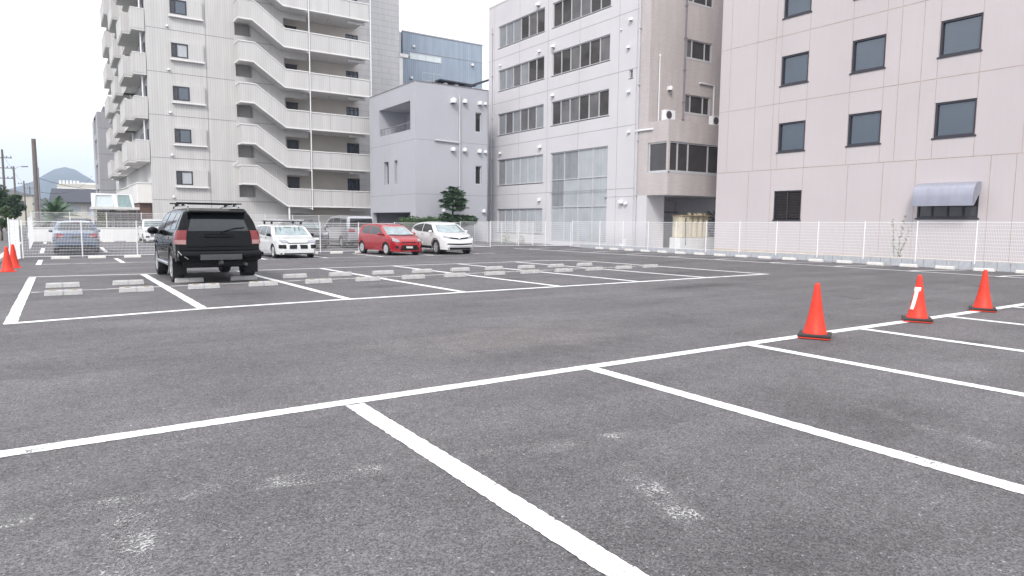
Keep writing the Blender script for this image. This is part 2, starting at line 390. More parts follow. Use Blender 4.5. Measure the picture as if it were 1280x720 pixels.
ORD = ['first','second','third','fourth','fifth','sixth','seventh','eighth','ninth','tenth','eleventh','twelfth','thirteenth','fourteenth','fifteenth','sixteenth','seventeenth','eighteenth','nineteenth','twentieth','twenty-first','twenty-second','twenty-third','twenty-fourth']

# ------------------------------------------------------------------ ground, road, markings
def grid_sheet(name, xs, ys, zf, m):
    mb = MB(); n = len(xs)
    for y in ys:
        for x in xs: mb.v.append((x, y, zf(x, y)))
    for j in range(len(ys)-1):
        for i in range(n-1):
            mb.f.append((j*n+i, j*n+i+1, (j+1)*n+i+1, (j+1)*n+i)); mb.m.append(0)
    return struct(link(name, mb, m, recalc=False))
xs = [-1.75+.9725*i for i in range(25)]+[22.8, 23, 24, 25, 26, 27.06]
xs = sorted(set(round(x, 3) for x in xs if x <= 27.06))
ys = sorted(set([-14+1.0*i for i in range(26)]+[12+.75*i for i in range(29)]+[33+1.0*i for i in range(18)]+[50.0]))
grid_sheet('parking_lot_asphalt', xs, ys, zg, 'asphalt')
struct(link('ground', MB().quad((-1300,-400,-.32), (1300,-400,-.32), (1300,2300,-.32), (-1300,2300,-.32)), 'ground_grey'))
struct(link('road', MB().quad((-9,-14,-.2), (-1.98,-14,-.2), (-1.98,400,-.2), (-9,400,-.2)), 'road_grey'))
struct(link('kerb', MB().box(-1.98, -1.752, -14, 50, -.4, -.03), 'kerb_stone', bevel=.02))
struct(link('neighbour_yard', MB().box(27.2, 60, -14, 75, -.31, -.13), 'kerb_block'))
struct(link('neighbour_paving', MB().box(20.9, 27.2, 33.6, 75, -.31, -.03), 'kerb_block'))
struct(link('street_behind_wall', MB().quad((-1.9,50.2,-.15), (60,50.2,-.15), (60,76,-.15), (-1.9,76,-.15)), 'road_grey'))

def line(mb, pts, w=.15, dz=.004, rough=.006, step=.14):
    """painted stripe along a polyline, hugging the lot's slope, with slightly ragged edges"""
    P = []
    for (a, b) in zip(pts, pts[1:]):
        a, b = Vector(a), Vector(b); n = max(1, int((b-a).length/step))
        for k in range(n): P.append(a.lerp(b, k/n))
    P.append(Vector(pts[-1])); i0 = len(mb.v)
    for k, p in enumerate(P):
        d = (P[min(k+1, len(P)-1)]-P[max(k-1, 0)]).normalized(); nrm = Vector((-d.y, d.x))
        e1 = w/2+random.uniform(-rough, rough); e2 = w/2+random.uniform(-rough, rough)
        for q in (p+nrm*e1, p-nrm*e2): mb.v.append((q.x, q.y, zg(q.x, q.y)+dz))
    for k in range(len(P)-1):
        a = i0+2*k; mb.f.append((a, a+1, a+3, a+2)); mb.m.append(0)
GX = [-.6, 1.89, 4.38, 6.85, 9.36, 11.85, 14.35]
# bays in the foreground
mb = MB(); line(mb, [(-1.5, 5.05), (1.9, 5.07), (7, 5.03), (12, 4.93), (21.5, 4.85)], rough=.005, step=.03)
struct(link('foreground_bay_front_line', mb, 'line_paint'))
mb = MB()
for x in [1.875, 4.34, 6.83, 9.25, 11.75, 14.2, 16.7, 19.2]: line(mb, [(x+random.uniform(-.015, .015), 4.972), (x, -1.5)], dz=.0042, rough=.005, step=.03)
struct(link('foreground_bay_lines', mb, 'line_paint'))
# double row in the middle
mb = MB(); line(mb, [(-.68, 11.36), (1.9, 11.72), (4.4, 11.83), (17.05, 11.9)])
line(mb, [(-.68, 21.25), (1.9, 20.98), (9, 21.05), (15.6, 21.2), (16.05, 21.15)], .14)
struct(link('middle_bay_front_lines', mb, 'line_paint'))
mb = MB(); line(mb, [(-.5, 16.35), (3.6, 16.5), (16.7, 16.6)], .13, dz=.0035)
struct(link('middle_bay_centre_line', mb, 'line_paint_old'))
mb = MB()
for x in GX: line(mb, [(x, 11.80-.4*(x < 0)), (x, 20.95)], .155, dz=.0045)
line(mb, [(16.93, 11.97), (16.93, 19.6), (16.5, 20.6), (15.9, 21.1)], .15, dz=.0045)
struct(link('middle_bay_lines', mb, 'line_paint'))
# row against the back fence
mb = MB(); line(mb, [(-.7, 27.85), (1.9, 27.7), (14, 27.7), (17.6, 27.5)], .14)
struct(link('back_bay_front_line', mb, 'line_paint_old'))
mb = MB()
for x in GX+[16.75]: line(mb, [(x, 27.62), (x, 31.4)], .15, dz=.0045)
struct(link('back_bay_lines', mb, 'line_paint'))
# row against the right-hand fence
mb = MB(); line(mb, [(22.35, -4), (22.4, 8), (22.2, 14), (21.6, 22), (21.1, 31)], .14)
struct(link('right_bay_front_line', mb, 'line_paint'))
mb = MB()
y = 3.1
while y < 31: line(mb, [(22.2-.04*max(0, y-14), y), (26.3, y)], .14, dz=.0045); y += 2.46
struct(link('right_bay_lines', mb, 'line_paint'))
# lot beyond the fence
mb = MB()
for x in GX: line(mb, [(x-.05, 36.6), (x-.05, 41)], .16)
for x in GX: line(mb, [(x-.05, 46), (x-.05, 49)], .15)
struct(link('far_lot_bay_lines', mb, 'line_paint'))
# remains of older markings
mb = MB(); line(mb, [(-1.0, 3.98), (.35, 3.84), (1.5, 3.56)], .17, dz=.003); line(mb, [(2.1, 3.47), (3.15, 3.26)], .14, dz=.003)
line(mb, [(5.25, 2.66), (5.0, 1.5)], .14, dz=.003)
line(mb, [(2.6, 12.72), (3.4, 12.74)], .08, dz=.003)
line(mb, [(15.0, 10.6), (17.6, 10.7)], .12, dz=.003); line(mb, [(6.1, 12.9), (6.6, 12.3)], .1, dz=.003)
line(mb, [(-1.2, 19), (-.9, 19.05)], .12, dz=.003)
struct(link('worn_old_markings', mb, 'line_paint_worn'))
mb = MB(); line(mb, [(2.67, 2.68), (2.5, 2.1)], .15, dz=.0036); line(mb, [(.28, 3.72), (.08, 2.6)], .19, dz=.0036); line(mb, [(2.95, 3.34), (3.1, 3.28)], .1, dz=.0036)
struct(link('flaking_old_markings', mb, 'line_paint_flakes'))
mb = MB(); line(mb, [(-1.0, 3.98), (.35, 3.84), (1.5, 3.56), (3.3, 3.2)], .2, dz=.002); line(mb, [(.27, 3.72), (.05, 2.4)], .26, dz=.002)
line(mb, [(2.75, 2.9), (2.4, 1.8)], .22, dz=.002); line(mb, [(5.3, 2.8), (4.8, 1.0)], .2, dz=.002)
line(mb, [(2.2, 10.7), (1.75, 9.85)], .3, dz=.002); line(mb, [(3.0, 9.0), (9, 8.6)], .1, dz=.002)
struct(link('faint_old_markings', mb, 'line_paint_ghost'))

# ------------------------------------------------------------------ mesh fences
def fence_panel(L_, H, z0, hs=.12, vs_=.05, rw=.0036, vw=.0022):
    """welded wire panel along local x"""
    mb = MB(); n = int(round(H/hs)); hs = H/n
    for k in range(n+1):
        z = z0+k*hs; r = rw if 0 < k < n else .009
        mb.box(0, L_, -r, r, z-r, z+r)
    m_ = int(round(L_/vs_)); dv = L_/m_
    for k in range(1, m_): mb.box(k*dv-vw, k*dv+vw, .004, .004+2*vw, z0, z0+H)
    return mb
PANEL = {}
def fence(name, label, pts, H, z0f, hb, group, post_r=.022, step=2.0, name_post='post', cat='mesh fence', skip=(), vs_=.05):
    """fence along a polyline: every post and every wire panel is a part. z0f = foot height, hb = gap under the panel"""
    root = thing(name, label, cat, (pts[0][0], pts[0][1], 0), group); o0 = ORG[root.name]
    first_post = None
    for (a, b) in zip(pts, pts[1:]):
        a, b = Vector(a), Vector(b); n = max(1, int(round((b-a).length/step))); st = (b-a)/n; ang = math.atan2(st.y, st.x)
        for k in range(n+1):
            p = a+st*k; z = z0f(p.x, p.y)
            if first_post is None:
                mb = MB(); mb.tube([(0,0,-.1), (0,0,hb+H+.03)], post_r, 10); mb.tube([(0,0,hb+H+.03), (0,0,hb+H+.05)], post_r*1.15, 10)
                first_post = link(name_post, mb, 'fence_white', smooth=40); pst = first_post
            else: pst = first_post.copy(); C.objects.link(pst)
            pst.parent = root; pst.location = Vector((p.x, p.y, z))-o0
            if k < n and (k not in skip):
                key = (round(st.length, 3), H, vs_)
                if key not in PANEL:
                    pn = link('mesh_panel', fence_panel(st.length, H, 0, vs_=vs_), 'fence_white', recalc=False); PANEL[key] = pn.data
                else: pn = bpy.data.objects.new('mesh_panel', PANEL[key]); C.objects.link(pn)
                z2 = z0f(*(p+st)[:2])
                off = Vector((st.y, -st.x)).normalized()*.03
                pn.parent = root; pn.location = Vector((p.x+off.x, p.y+off.y, (z+z2)/2+hb))-o0; pn.rotation_euler = (0, 0, ang)
    return root
kerbtop = lambda x, y: .10+.10*cl((24-y)/16)
fence('mesh_fence', 'long white wire mesh fence on a block kerb along the pale pink office wall', [(27.0, -5.5), (27.0, 32.5), (26.98, 33.1)], 1.36, kerbtop, .03, 'white mesh fences')
fence('mesh_fence', 'white wire mesh fence behind the row of the red and white parked cars', [(-1.2, 33.2), (26.95, 33.2)], 1.42, lambda x, y: zg(x, y), .06, 'white mesh fences')
fence('mesh_fence', 'white mesh fence seen edge on beside the road next to two traffic cones', [(-1.42, 29.2), (-1.3, 33.0)], 1.5, lambda x, y: zg(x, y), .04, 'white mesh fences', step=1.9)
fence('mesh_fence', 'short white mesh fence at the road edge beyond the gap, left of the blue sedan', [(-1.18, 40.5), (-1.25, 49.3)], 1.42, lambda x, y: zg(x, y), .04, 'white mesh fences', step=2.2)
fence('mesh_fence', 'white mesh fence in front of the ground floor windows of the white office building', [(24.5, 33.9), (24.5, 41.0)], 1.30, lambda x, y: -.03, .12, 'white mesh fences')
fence('mesh_fence', 'white mesh fence standing on top of the low white wall', [(-1.3, 50.1), (22.2, 50.1)], .92, lambda x, y: .83, .03, 'white mesh fences')
# block kerb under the right-hand fence and low white wall at the back
root = thing('block_kerb', 'grey concrete block kerb carrying the white mesh fence by the pink office', 'kerb', (27.06, -7, -.3))
mb = MB(); mb2 = MB(); y = -7.0
while y < 32.3:
    y1 = min(y+.395, 32.3); zt = kerbtop(0, (y+y1)/2)
    mb.box(27.06-.07, 27.14, y+.004, y1-.004, -.3, zt); y += .4
link('blocks', mb, 'kerb_block', root, bevel=.006); link('mortar', MB().box(27.0, 27.13, -7, 32.3, -.3, .08), 'grey_joint', root)
wl = thing('low_wall', 'low white rendered wall behind the far parking bays', 'wall', (-1.35, 50, 0))
link('wall_face', MB().box(-1.35, 22.4, 50, 50.2, -.3, .80), 'low_wall', wl); link('coping', MB().box(-1.37, 22.42, 49.97, 50.23, .80, .845), 'tower_white', wl)

# ------------------------------------------------------------------ wheel stops
def stop_mb(L_=.62, W_=.14, H=.106, ch=.03):
    mb = MB(); l = L_/2; w_ = W_/2
    sec = [(-w_, 0), (w_, 0), (w_-.012, H-ch), (w_-ch, H), (-w_+ch, H), (-w_+.012, H-ch)]
    for sgn in (-1, 1):
        x0, x1 = (-l, -.004) if sgn < 0 else (.004, l)
        i = len(mb.v); n = len(sec)
        for x in (x0, x1):
            for (u, v) in sec: mb.v.append((x if abs(x) < .1 else x*(1-.25*v/l*.4), u, v))
        mb.f.append(tuple(range(i, i+n))); mb.f.append(tuple(range(i+2*n-1, i+n-1, -1)))
        for k in range(n): mb.f.append((i+k, i+(k+1)%n, i+n+(k+1)%n, i+n+k))
        mb.m += [0]*(n+2)
    mb.box(-.01, .01, -w_+.02, w_-.02, .005, H-.012)
    return mb
def make_stop(m_, refl):
    o = link('wheel_stop', stop_mb(), m_, bevel=.007)
    if refl:
        mb = MB()
        link('reflector', MB().box(-.22, -.12, -.052, .052, .1045, .1075), 'reflector_amber', o); link('reflector', MB().box(.12, .22, -.052, .052, .1045, .1075), 'reflector_amber', o)
    o.hide_render = False
    return o
def place_stops(spots, m_, refl, labelf, group):
    first = None
    for i, (x, y, rz) in enumerate(spots):
        if first is None: o = first = make_stop(m_, refl)
        else: o = dup(first, (0,0,0))
        o.location = (x, y, zg(x, y)+.003); o.rotation_euler = (random.uniform(-.01, .01), 0, rz+random.uniform(-.02, .02))
        tag(o, labelf(i, len(spots)), 'wheel stop', group)
bays = [-.6, 1.89, 4.38, 6.85, 9.36, 11.85, 14.35]
def xs_for(bs):
    r = []
    for b in bs: r += [b+.635, b+1.865]
    return r
ordl = lambda i: ORD[i]+' from the left' if i else 'leftmost'
xf = xs_for(bays)
place_stops([(x, 15.38+.03*i, 0) for i, x in enumerate(xf)], 'stop_concrete', True,
    lambda i, n: 'wheel stop with amber reflectors, %s in front line of middle bays' % ordl(i), 'wheel stops in the front line of the middle bays')
def backlab(i, n):
    if i == 2: return 'plain grey wheel stop at left rear tyre of black SUV'
    if i == 3: return 'plain grey wheel stop at right rear tyre of black SUV'
    return 'plain grey wheel stop, %s in back line of middle bays' % ordl(i)
place_stops([(x, 17.32+.03*i, 0) for i, x in enumerate(xf[:13])], 'stop_concrete', False, backlab, 'wheel stops in the back line of the middle bays')
xb = xs_for(bays+[])
place_stops([(x, 31.9, 0) for x in xb], 'stop_white', False, lambda i, n: 'whitish wheel stop along the back mesh fence, %s there' % ordl(i), 'wheel stops along the back fence')
ysr = []
y = 3.1
while y < 29: ysr += [y+.61, y+1.84]; y += 2.46
ysr = [v for v in ysr if 8 < v]
place_stops([(26.15, v, R(90)) for v in ysr], 'stop_white', False, lambda i, n: 'white wheel stop by the block kerb, %s of that row' % (ORD[i]+' from the right' if i else 'rightmost'), 'wheel stops along the right-hand fence')
place_stops([(x, 47.4, 0) for x in (-.05, 1.2, 2.5, 3.75, 5.0)], 'stop_white', False, lambda i, n: 'wheel stop at the foot of the low white wall, %s there' % ordl(i), 'wheel stops at the low white wall')

# ------------------------------------------------------------------ traffic cones
def make_cone(H, rb, weight, label, loc, rz, tape=False, tip=None):
    root = thing('traffic_cone', label, 'traffic cone', loc, 'traffic cones'); o0 = Vector(loc)
    b = rb*1.28
    mb = MB(); mb.box(-b, b, -b, b, 0, .018)
    for v in range(len(mb.v)): mb.v[v] = tuple(Vector(mb.v[v])+o0)
    link('base', mb, 'cone_orange', root, bevel=.006)
    z = .018
    if weight:
        b2 = b*1.04; mb = MB(); mb.box(-b2, b2, -b2, b2, .0195, .055)
        mb.v = [tuple(Vector(v)+o0) for v in mb.v]; link('rubber_weight', mb, 'cone_rubber', root, bevel=.01); z = .05
    mb = MB(); prof = [(rb*1.02, z), (rb*1.0, z+.02), (rb*.93, z+.035), (rb*.62, H*.42), (rb*.36, H*.76), (rb*.235, H*.955), (rb*.2, H*.985), (rb*.13, H), (rb*.10, H-.004), (.0, H-.02)]
    mb.lathe(prof, (0,0,0), n=32); mb.v = [tuple(Vector(v)+o0) for v in mb.v]
    link('cone_body', mb, 'cone_orange', root, smooth=50)
    if tape:
        mb = MB(); N_ = 14
        def rad(z_):
            for (r0, h0), (r1, h1) in zip(prof, prof[1:]):
                if h0 <= z_ <= h1: return r0+(r1-r0)*(z_-h0)/(h1-h0)
            return .02
        i0 = 0
        for k in range(N_+1):
            t = k/N_; zz = H*(.26+.48*t); aw = .95+.9*(t > .84)
            for s_ in range(5):
                th = R(tape)+(.35*t)+(s_/4-.5)*aw*(.6+.4*t); r = rad(zz)+.003
                mb.v.append((r*math.cos(th), r*math.sin(th), zz))
        for k in range(N_):
            for s_ in range(4):
                mb.f.append((k*5+s_, k*5+s_+1, (k+1)*5+s_+1, (k+1)*5+s_)); mb.m.append(0)
        mb.v = [tuple(Vector(v)+o0) for v in mb.v]; link('tape_strip', mb, 'tape_white', root, smooth=60, recalc=False)
    if tip:
        mb = MB(); mb.lathe([(rb*.47, H*.62), (rb*.245, H*.955)], (0,0,0), n=32); mb.v = [tuple(Vector(v)*1+o0) for v in mb.v]
        mb.v = [(o0.x+(v[0]-o0.x)*1.03, o0.y+(v[1]-o0.y)*1.03, v[2]) for v in mb.v]; link('collar', mb, 'cone_orange', root, smooth=50)
    root.rotation_euler = (0, 0, rz)
    return root
make_cone(.70, .145, True, 'plain red-orange cone on a black rubber base, nearest of the three on the right', (8.0, 4.86, .006), R(28))
make_cone(.70, .145, True, 'red-orange cone with a strip of white tape on its side', (10.72, 4.88, .006), R(30), tape=130)
make_cone(.70, .145, True, 'plain red-orange cone on a black base, farthest right of the three', (13.05, 4.9, .006), R(24))
make_cone(.72, .16, False, 'red-orange cone with a collar standing in front at the left edge by the road', (-1.25, 24.0, zg(-1.25, 24)+.003), R(3), tip=True)
make_cone(.74, .16, False, 'red-orange cone standing just behind another cone at the left edge by the road', (-1.19, 26.0, zg(-1.19, 26)+.003), R(-4), tip=True)

# ------------------------------------------------------------------ cars
def interp(tb, x):
    if x <= tb[0][0]: return tb[0][1]
    for (a, b), (c, d) in zip(tb, tb[1:]):
        if x <= c: return b+(d-b)*(x-a)/(c-a) if c > a else d
    return tb[-1][1]
class Car:
    """body shell lofted along x (forward) from a top profile, a sill line with wheel arches, a plan and a section table"""
    def __init__(s, name, label, cat, paint, W, top, sill, g, wheels, plan, arch=.40, group=None, smooth_k=.05):
        s.root = thing(name, label, cat, (0,0,0), group); s.W = W; s.g = g; s.wheels = wheels; s.plan = plan
        x0, x1 = top[0][0], top[-1][0]; s.x0, s.x1 = x0, x1
        N_ = 150; xs_ = sorted(set([x0+(x1-x0)*i/N_ for i in range(N_+1)]+[x0+.2*(i/16)**2 for i in range(17)]+[x1-.2*(i/16)**2 for i in range(17)]))
        def topz(x):
            k = min(smooth_k, (x-x0)*.9, (x1-x)*.9); k = max(k, 0)
            return sum(interp(top, x+k*(j/4)) for j in range(-4, 5))/9
        rings = []; KS, KC = 16, 9
        for x in xs_:
            zt = topz(x); zb = interp(sill, x)
            for (wx, wr, wz) in wheels:
                d = abs(x-wx); rr = wr*arch/.34
                if d < rr: zb = max(zb, wz+math.sqrt(max(rr*rr-d*d, 0)))
            zb = min(zb, zt-.06); wd = W/2*interp(plan, x)
            r = min(.075, (zt-zb)*.35); ze = zt-r; ring = []
            for k in range(KS+1):
                z = zb+(ze-zb)*k/KS; ring.append((x, wd*interp(g, z), z))
            yE = wd*interp(g, ze)
            for k in range(1, KC+1):
                th = math.pi/2*k/KC; ring.append((x, yE*max(math.cos(th), 0)**.62, ze+r*math.sin(th)**.62))
            rings.append(ring)
        mb = MB(); n = len(rings[0])
        for ring in rings:
            mb.v += ring; mb.v += [(p[0], -p[1], p[2]) for p in ring]
        for i in range(len(rings)-1):
            a = i*2*n; b = (i+1)*2*n
            for k in range(n-1):
                mb.f.append((a+k, b+k, b+k+1, a+k+1)); mb.f.append((a+n+k, a+n+k+1, b+n+k+1, b+n+k)); mb.m += [0, 0]
        for i in (0, len(rings)-1):
            a = i*2*n; mb.f.append(tuple([a+k for k in range(n)]+[a+n+k for k in range(n-2, -1, -1)])); mb.m.append(0)
        s.bvh = BVHTree.FromPolygons([Vector(v) for v in mb.v], mb.f)
        s.body = link('body', mb, paint, s.root, smooth=32)
    def patch(s, name, d, bot, top, m, nx=10, nz=5, off=.006, parent=None, smooth=40, mirror=False):
        """thin shell lying on the body, projected along d; bot/top are polylines in the projected plane"""
        def along(pl, t):
            ls = [0]
            for a, b in zip(pl, pl[1:]): ls.append(ls[-1]+math.hypot(b[0]-a[0], b[1]-a[1]))
            q = t*ls[-1]
            for k in range(len(pl)-1):
                if q <= ls[k+1] or k == len(pl)-2:
                    f = (q-ls[k])/max(ls[k+1]-ls[k], 1e-6); return (pl[k][0]+(pl[k+1][0]-pl[k][0])*f, pl[k][1]+(pl[k+1][1]-pl[k][1])*f)
        if len(bot) == 1: bot = bot*2
        mb = MB(); ok = []
        for j in range(nz+1):
            for i in range(nx+1):
                a, b = along(bot, i/nx), along(top, i/nx); t = j/nz; u, v = a[0]+(b[0]-a[0])*t, a[1]+(b[1]-a[1])*t
                if abs(u) < .002 and d in ('front', 'rear'): u = .0023
                if abs(v) < .002 and d == 'top': v = .0023
                if d == 'left': o_, dr = (u, 3, v), (0, -1, 0)
                elif d == 'right': o_, dr = (u, -3, v), (0, 1, 0)
                elif d == 'front': o_, dr = (5, u, v), (-1, 0, 0)
                elif d == 'rear': o_, dr = (-5, u, v), (1, 0, 0)
                elif d == 'rear_left': o_, dr = (-.7071*u-3.5, -.7071*u+3.5, v), (.7071, -.7071, 0)
                elif d == 'rear_right': o_, dr = (-.7071*u-3.5, .7071*u-3.5, v), (.7071, .7071, 0)
                else: o_, dr = (u, v, 5), (0, 0, -1)
                h = s.bvh.ray_cast(Vector(o_), Vector(dr))
                if h[0] is None: mb.v.append((0,0,0)); ok.append(False)
                else:
                    nn = h[1] if h[1].dot(Vector(dr)) < 0 else -h[1]
                    mb.v.append(tuple(h[0]-Vector(dr)*off*.5+nn*off)); ok.append(True)
        for j in range(nz):
            for i in range(nx):
                q = (j*(nx+1)+i, j*(nx+1)+i+1, (j+1)*(nx+1)+i+1, (j+1)*(nx+1)+i)
                if all(ok[k] for k in q): mb.f.append(q); mb.m.append(0)
        o = link(name, mb, m, parent or s.root, smooth=smooth, recalc=False)
        return o
    def both(s, name, bot, top, m, **k):
        return [s.patch(name, d, bot, top, m, **k) for d in ('left', 'right')]
    def add_wheels(s, y, wd, rim='rim_silver', spokes=6, rimr=.62):
        sw = .15 if rim == 'rim_hubcap' else .10
        for (wx, wr, wz) in s.wheels:
            for sg in (1, -1):
                mb = MB(); h = wd/2; yc = sg*y
                prof = [(wr*.60, -h*.9), (wr*.84, -h), (wr*.95, -h*.93), (wr, -h*.72), (wr, h*.72), (wr*.95, h*.93), (wr*.84, h), (wr*.60, h*.9), (wr*.60, -h*.9)]
                mb.lathe(prof, (wx, yc, wz), 'y', 32, cap=False); o = link('wheel', mb, 'rubber', s.root, smooth=40)
                mb = MB(); yo = yc+sg*h*.82
                mb.lathe([(wr*.64, -.02*sg), (wr*.66, .014*sg), (wr*.60, .016*sg), (wr*.57, -.035*sg)], (wx, yo, wz), 'y', 32, cap=False)
                mb.lathe([(wr*.16, .004*sg), (.0, .012*sg)], (wx, yo, wz), 'y', 16)
                for k in range(spokes):
                    t = 2*math.pi*k/spokes+.3; cx, cz = math.cos(t), math.sin(t)
                    mb.obox((wx+cx*wr*.36, yo-.004*sg, wz+cz*wr*.36), (cx*wr*.26, 0, cz*wr*.26), (0, .012, 0), (-cz*wr*sw, 0, cx*wr*sw))
                link('rim', mb, rim, o, smooth=30)
                mb = MB(); mb.lathe([(wr*.59, 0), (0, 0)], (wx, yo-.05*sg, wz), 'y', 24); link('brake', mb, 'interior', o)
    def chassis(s, z=.3, w_=.8, x0=None, x1=None):
        y = s.W/2*w_; mb = MB(); mb.box((x0 or s.x0+.25), (x1 or s.x1-.25), -y, y, z-.06, z+.3)
        for (wx, wr, wz) in s.wheels:
            mb.box(wx-wr*1.15, wx+wr*1.15, -s.W/2*.93, s.W/2*.93, wz+wr*.82, wz+wr*1.0)
            mb.tube([(wx, -s.W/2*.8, wz), (wx, s.W/2*.8, wz)], .05, 8)
        link('chassis', mb, 'interior', s.root)
    def mirrors(s, x, y, z, m, sx=.09, sy=.10, sz=.075):
        for sg in (1, -1):
            mb = MB(); prof = []
            for k in range(9):
                t = math.pi*k/8; prof.append((math.sin(t)**.6 if 0 < k < 8 else 0, -math.cos(t)))
            mb.lathe(prof, (0,0,0), 'x', 16); mb.v = [(x+v[0]*sx, sg*(y+sy)+v[1]*sy, z+v[2]*sz) for v in mb.v]
            mb.obox((x+.02, sg*(y-.01), z-sz*.7), (.03,0,0), (0,.06,0), (0,0,.018))
            o = link('door_mirror', mb, m, s.root, smooth=50)
    def handles(s, spots, m):
        for sg in ('left', 'right'):
            for (x, z) in spots: s.patch('door_handle', sg, [(x-.09, z-.018), (x+.09, z-.018)], [(x-.09, z+.018), (x+.09, z+.018)], m, nx=4, nz=2, off=.022)
    def seams(s, segs, m='plastic_black', wd=.008):
        for d in ('left', 'right'):
            for pl in segs:
                a = [(p[0]-wd/2, p[1]) for p in pl]; b = [(p[0]+wd/2, p[1]) for p in pl]
                s.patch('door_seam', d, a, b, m, nx=14, nz=1, off=.002)
    def put(s, x, y, yaw, z=None):
        s.root.location = (x, y, zg(x, y)+.003 if z is None else z); s.root.rotation_euler = (0, 0, R(yaw))
        return s.root

# ---- black SUV seen from behind
c = Car('parked_car', 'black SUV with roof bars, parked with its back to the camera', 'car', 'car_black', 1.86,
    [(-2.34,.60),(-2.335,.98),(-2.30,1.22),(-2.13,1.60),(-2.06,1.70),(-1.9,1.745),(-1.2,1.775),(-.2,1.78),(.5,1.735),(.75,1.66),(1.28,1.17),(1.6,1.13),(2.1,1.06),(2.28,.95),(2.35,.72),(2.36,.50)],
    [(-2.34,.55),(-2.0,.52),(-1.2,.40),(1.2,.40),(2.0,.38),(2.36,.42)],
    [(.3,.95),(.5,.985),(.75,1.0),(1.05,1.0),(1.15,.985),(1.25,.95),(1.45,.87),(1.60,.79),(1.70,.73),(1.8,.70)],
    [(1.42,.38,.38),(-1.37,.38,.38)], [(-2.34,.93),(-2.2,.985),(-1.9,1.0),(1.6,1.0),(2.1,.95),(2.36,.78)], arch=.40)
car_suv = c
c.chassis(.46); c.add_wheels(.80, .255, 'rim_silver', 6)
c.patch('rear_window', 'rear', [(-.66,1.235),(.66,1.235)], [(-.545,1.60),(.545,1.60)], 'car_glass', 14, 8, .005)
c.both('side_window', [(-1.98,1.27),(-1.25,1.25)], [(-1.86,1.62),(-1.22,1.63)], 'car_glass', off=.004)
c.both('side_window', [(-1.16,1.25),(-.18,1.23)], [(-1.14,1.64),(-.16,1.65)], 'car_glass', off=.004)
c.both('side_window', [(-.08,1.23),(1.05,1.20)], [(-.06,1.65),(.55,1.62)], 'car_glass', off=.004)
c.patch('windscreen', 'top', [(1.22,-.72),(1.22,.72)], [(.78,-.58),(.78,.58)], 'car_glass', 12, 6)
for sg in (1, -1):
    cd_ = 'rear_left' if sg > 0 else 'rear_right'
    o = c.patch('tail_light', cd_, [(.84,.95),(1.15,.93)], [(.86,1.24),(1.13,1.25)], 'lamp_red', 14, 10, .014)
    c.patch('reversing_lens', cd_, [(.90,.94),(1.148,.93)], [(.90,1.03),(1.142,1.03)], 'lamp_pink', 10, 3, .020, parent=o)
mb = MB(); mb.prism([(-2.33,.55),(-2.47,.57),(-2.50,.66),(-2.48,.76),(-2.40,.80),(-2.30,.80)], 'y', -.90, .90); link('rear_bumper', mb, 'car_black', c.root, bevel=.03, smooth=40)
mb = MB(); mb.box(-2.515, -2.49, -.45, .45, .575, .70); mb.box(-2.52, -2.512, -.40, .40, .635, .645)
for y in (-.33,-.12,.12,.33): mb.box(-2.522, -2.513, y-.05, y+.05, .60, .62)
link('bumper_plate', mb, 'plastic_grey', c.root, bevel=.008)
mb = MB(); mb.box(-2.46, -2.30, -.05, .05, .47, .55); mb.box(-2.50, -2.42, -.03, .03, .50, .545); mb.lathe([(0,.60),(.03,.59),(.034,.565),(.02,.545)], (-2.47, 0, 0), 'z', 12); link('tow_hitch', mb, 'plastic_grey', c.root, smooth=40)
for sg in (1, -1):
    mb = MB(); mb.box(-1.86, -1.83, sg*.80-.15, sg*.80+.15, .22, .60); link('mud_flap', mb, 'plastic_black', c.root, bevel=.01)
    mb = MB(); mb.tube([(-1.0, sg*.92, .42), (1.0, sg*.92, .42)], .045, 10); link('side_step', mb, 'chrome', c.root, smooth=50)
    mb = MB(); mb.tube([(-1.75, sg*.56, 1.79), (-1.65, sg*.57, 1.835), (.35, sg*.58, 1.83), (.5, sg*.57, 1.775)], .02, 8); link('roof_rail', mb, 'chrome', c.root, smooth=50)
for x in (-1.25, -.15):
    mb = MB(); mb.box(x-.03, x+.03, -.74, .74, 1.875, 1.905)
    for sg in (1, -1): mb.box(x-.045, x+.045, sg*.58-.04, sg*.58+.04, 1.82, 1.88)
    link('roof_bar', mb, 'plastic_black', c.root, bevel=.006)
mb = MB(); mb.prism([(-2.02,1.765),(-2.30,1.70),(-2.31,1.655),(-2.14,1.65),(-2.0,1.70)], 'y', -.63, .63); link('rear_spoiler', mb, 'car_black', c.root, bevel=.02, smooth=40)
mb = MB(); mb.tube([(-2.33,-.05,1.22),(-2.30,-.35,1.30),(-2.28,-.56,1.32)], .012, 6); link('rear_wiper', mb, 'plastic_black', c.root)
mb = MB(); mb.prism([(-2.345,1.09),(-2.385,1.10),(-2.38,1.15),(-2.33,1.17)], 'y', -.30, .30); link('tailgate_trim', mb, 'car_black', c.root, bevel=.008)
c.both('arch_flare', [(-1.84,.56),(-1.80,.72),(-1.6,.90),(-1.37,.955),(-1.14,.90),(-.94,.72),(-.88,.42)], [(-1.78,.56),(-1.75,.68),(-1.58,.84),(-1.37,.885),(-1.16,.84),(-1.0,.68),(-.94,.42)], 'plastic_black', nx=24, nz=2, off=.018)
c.both('arch_flare', [(.93,.42),(.99,.72),(1.19,.90),(1.42,.955),(1.65,.90),(1.85,.72),(1.92,.42)], [(.99,.42),(1.05,.68),(1.21,.84),(1.42,.885),(1.63,.84),(1.79,.68),(1.86,.42)], 'plastic_black', nx=24, nz=2, off=.018)
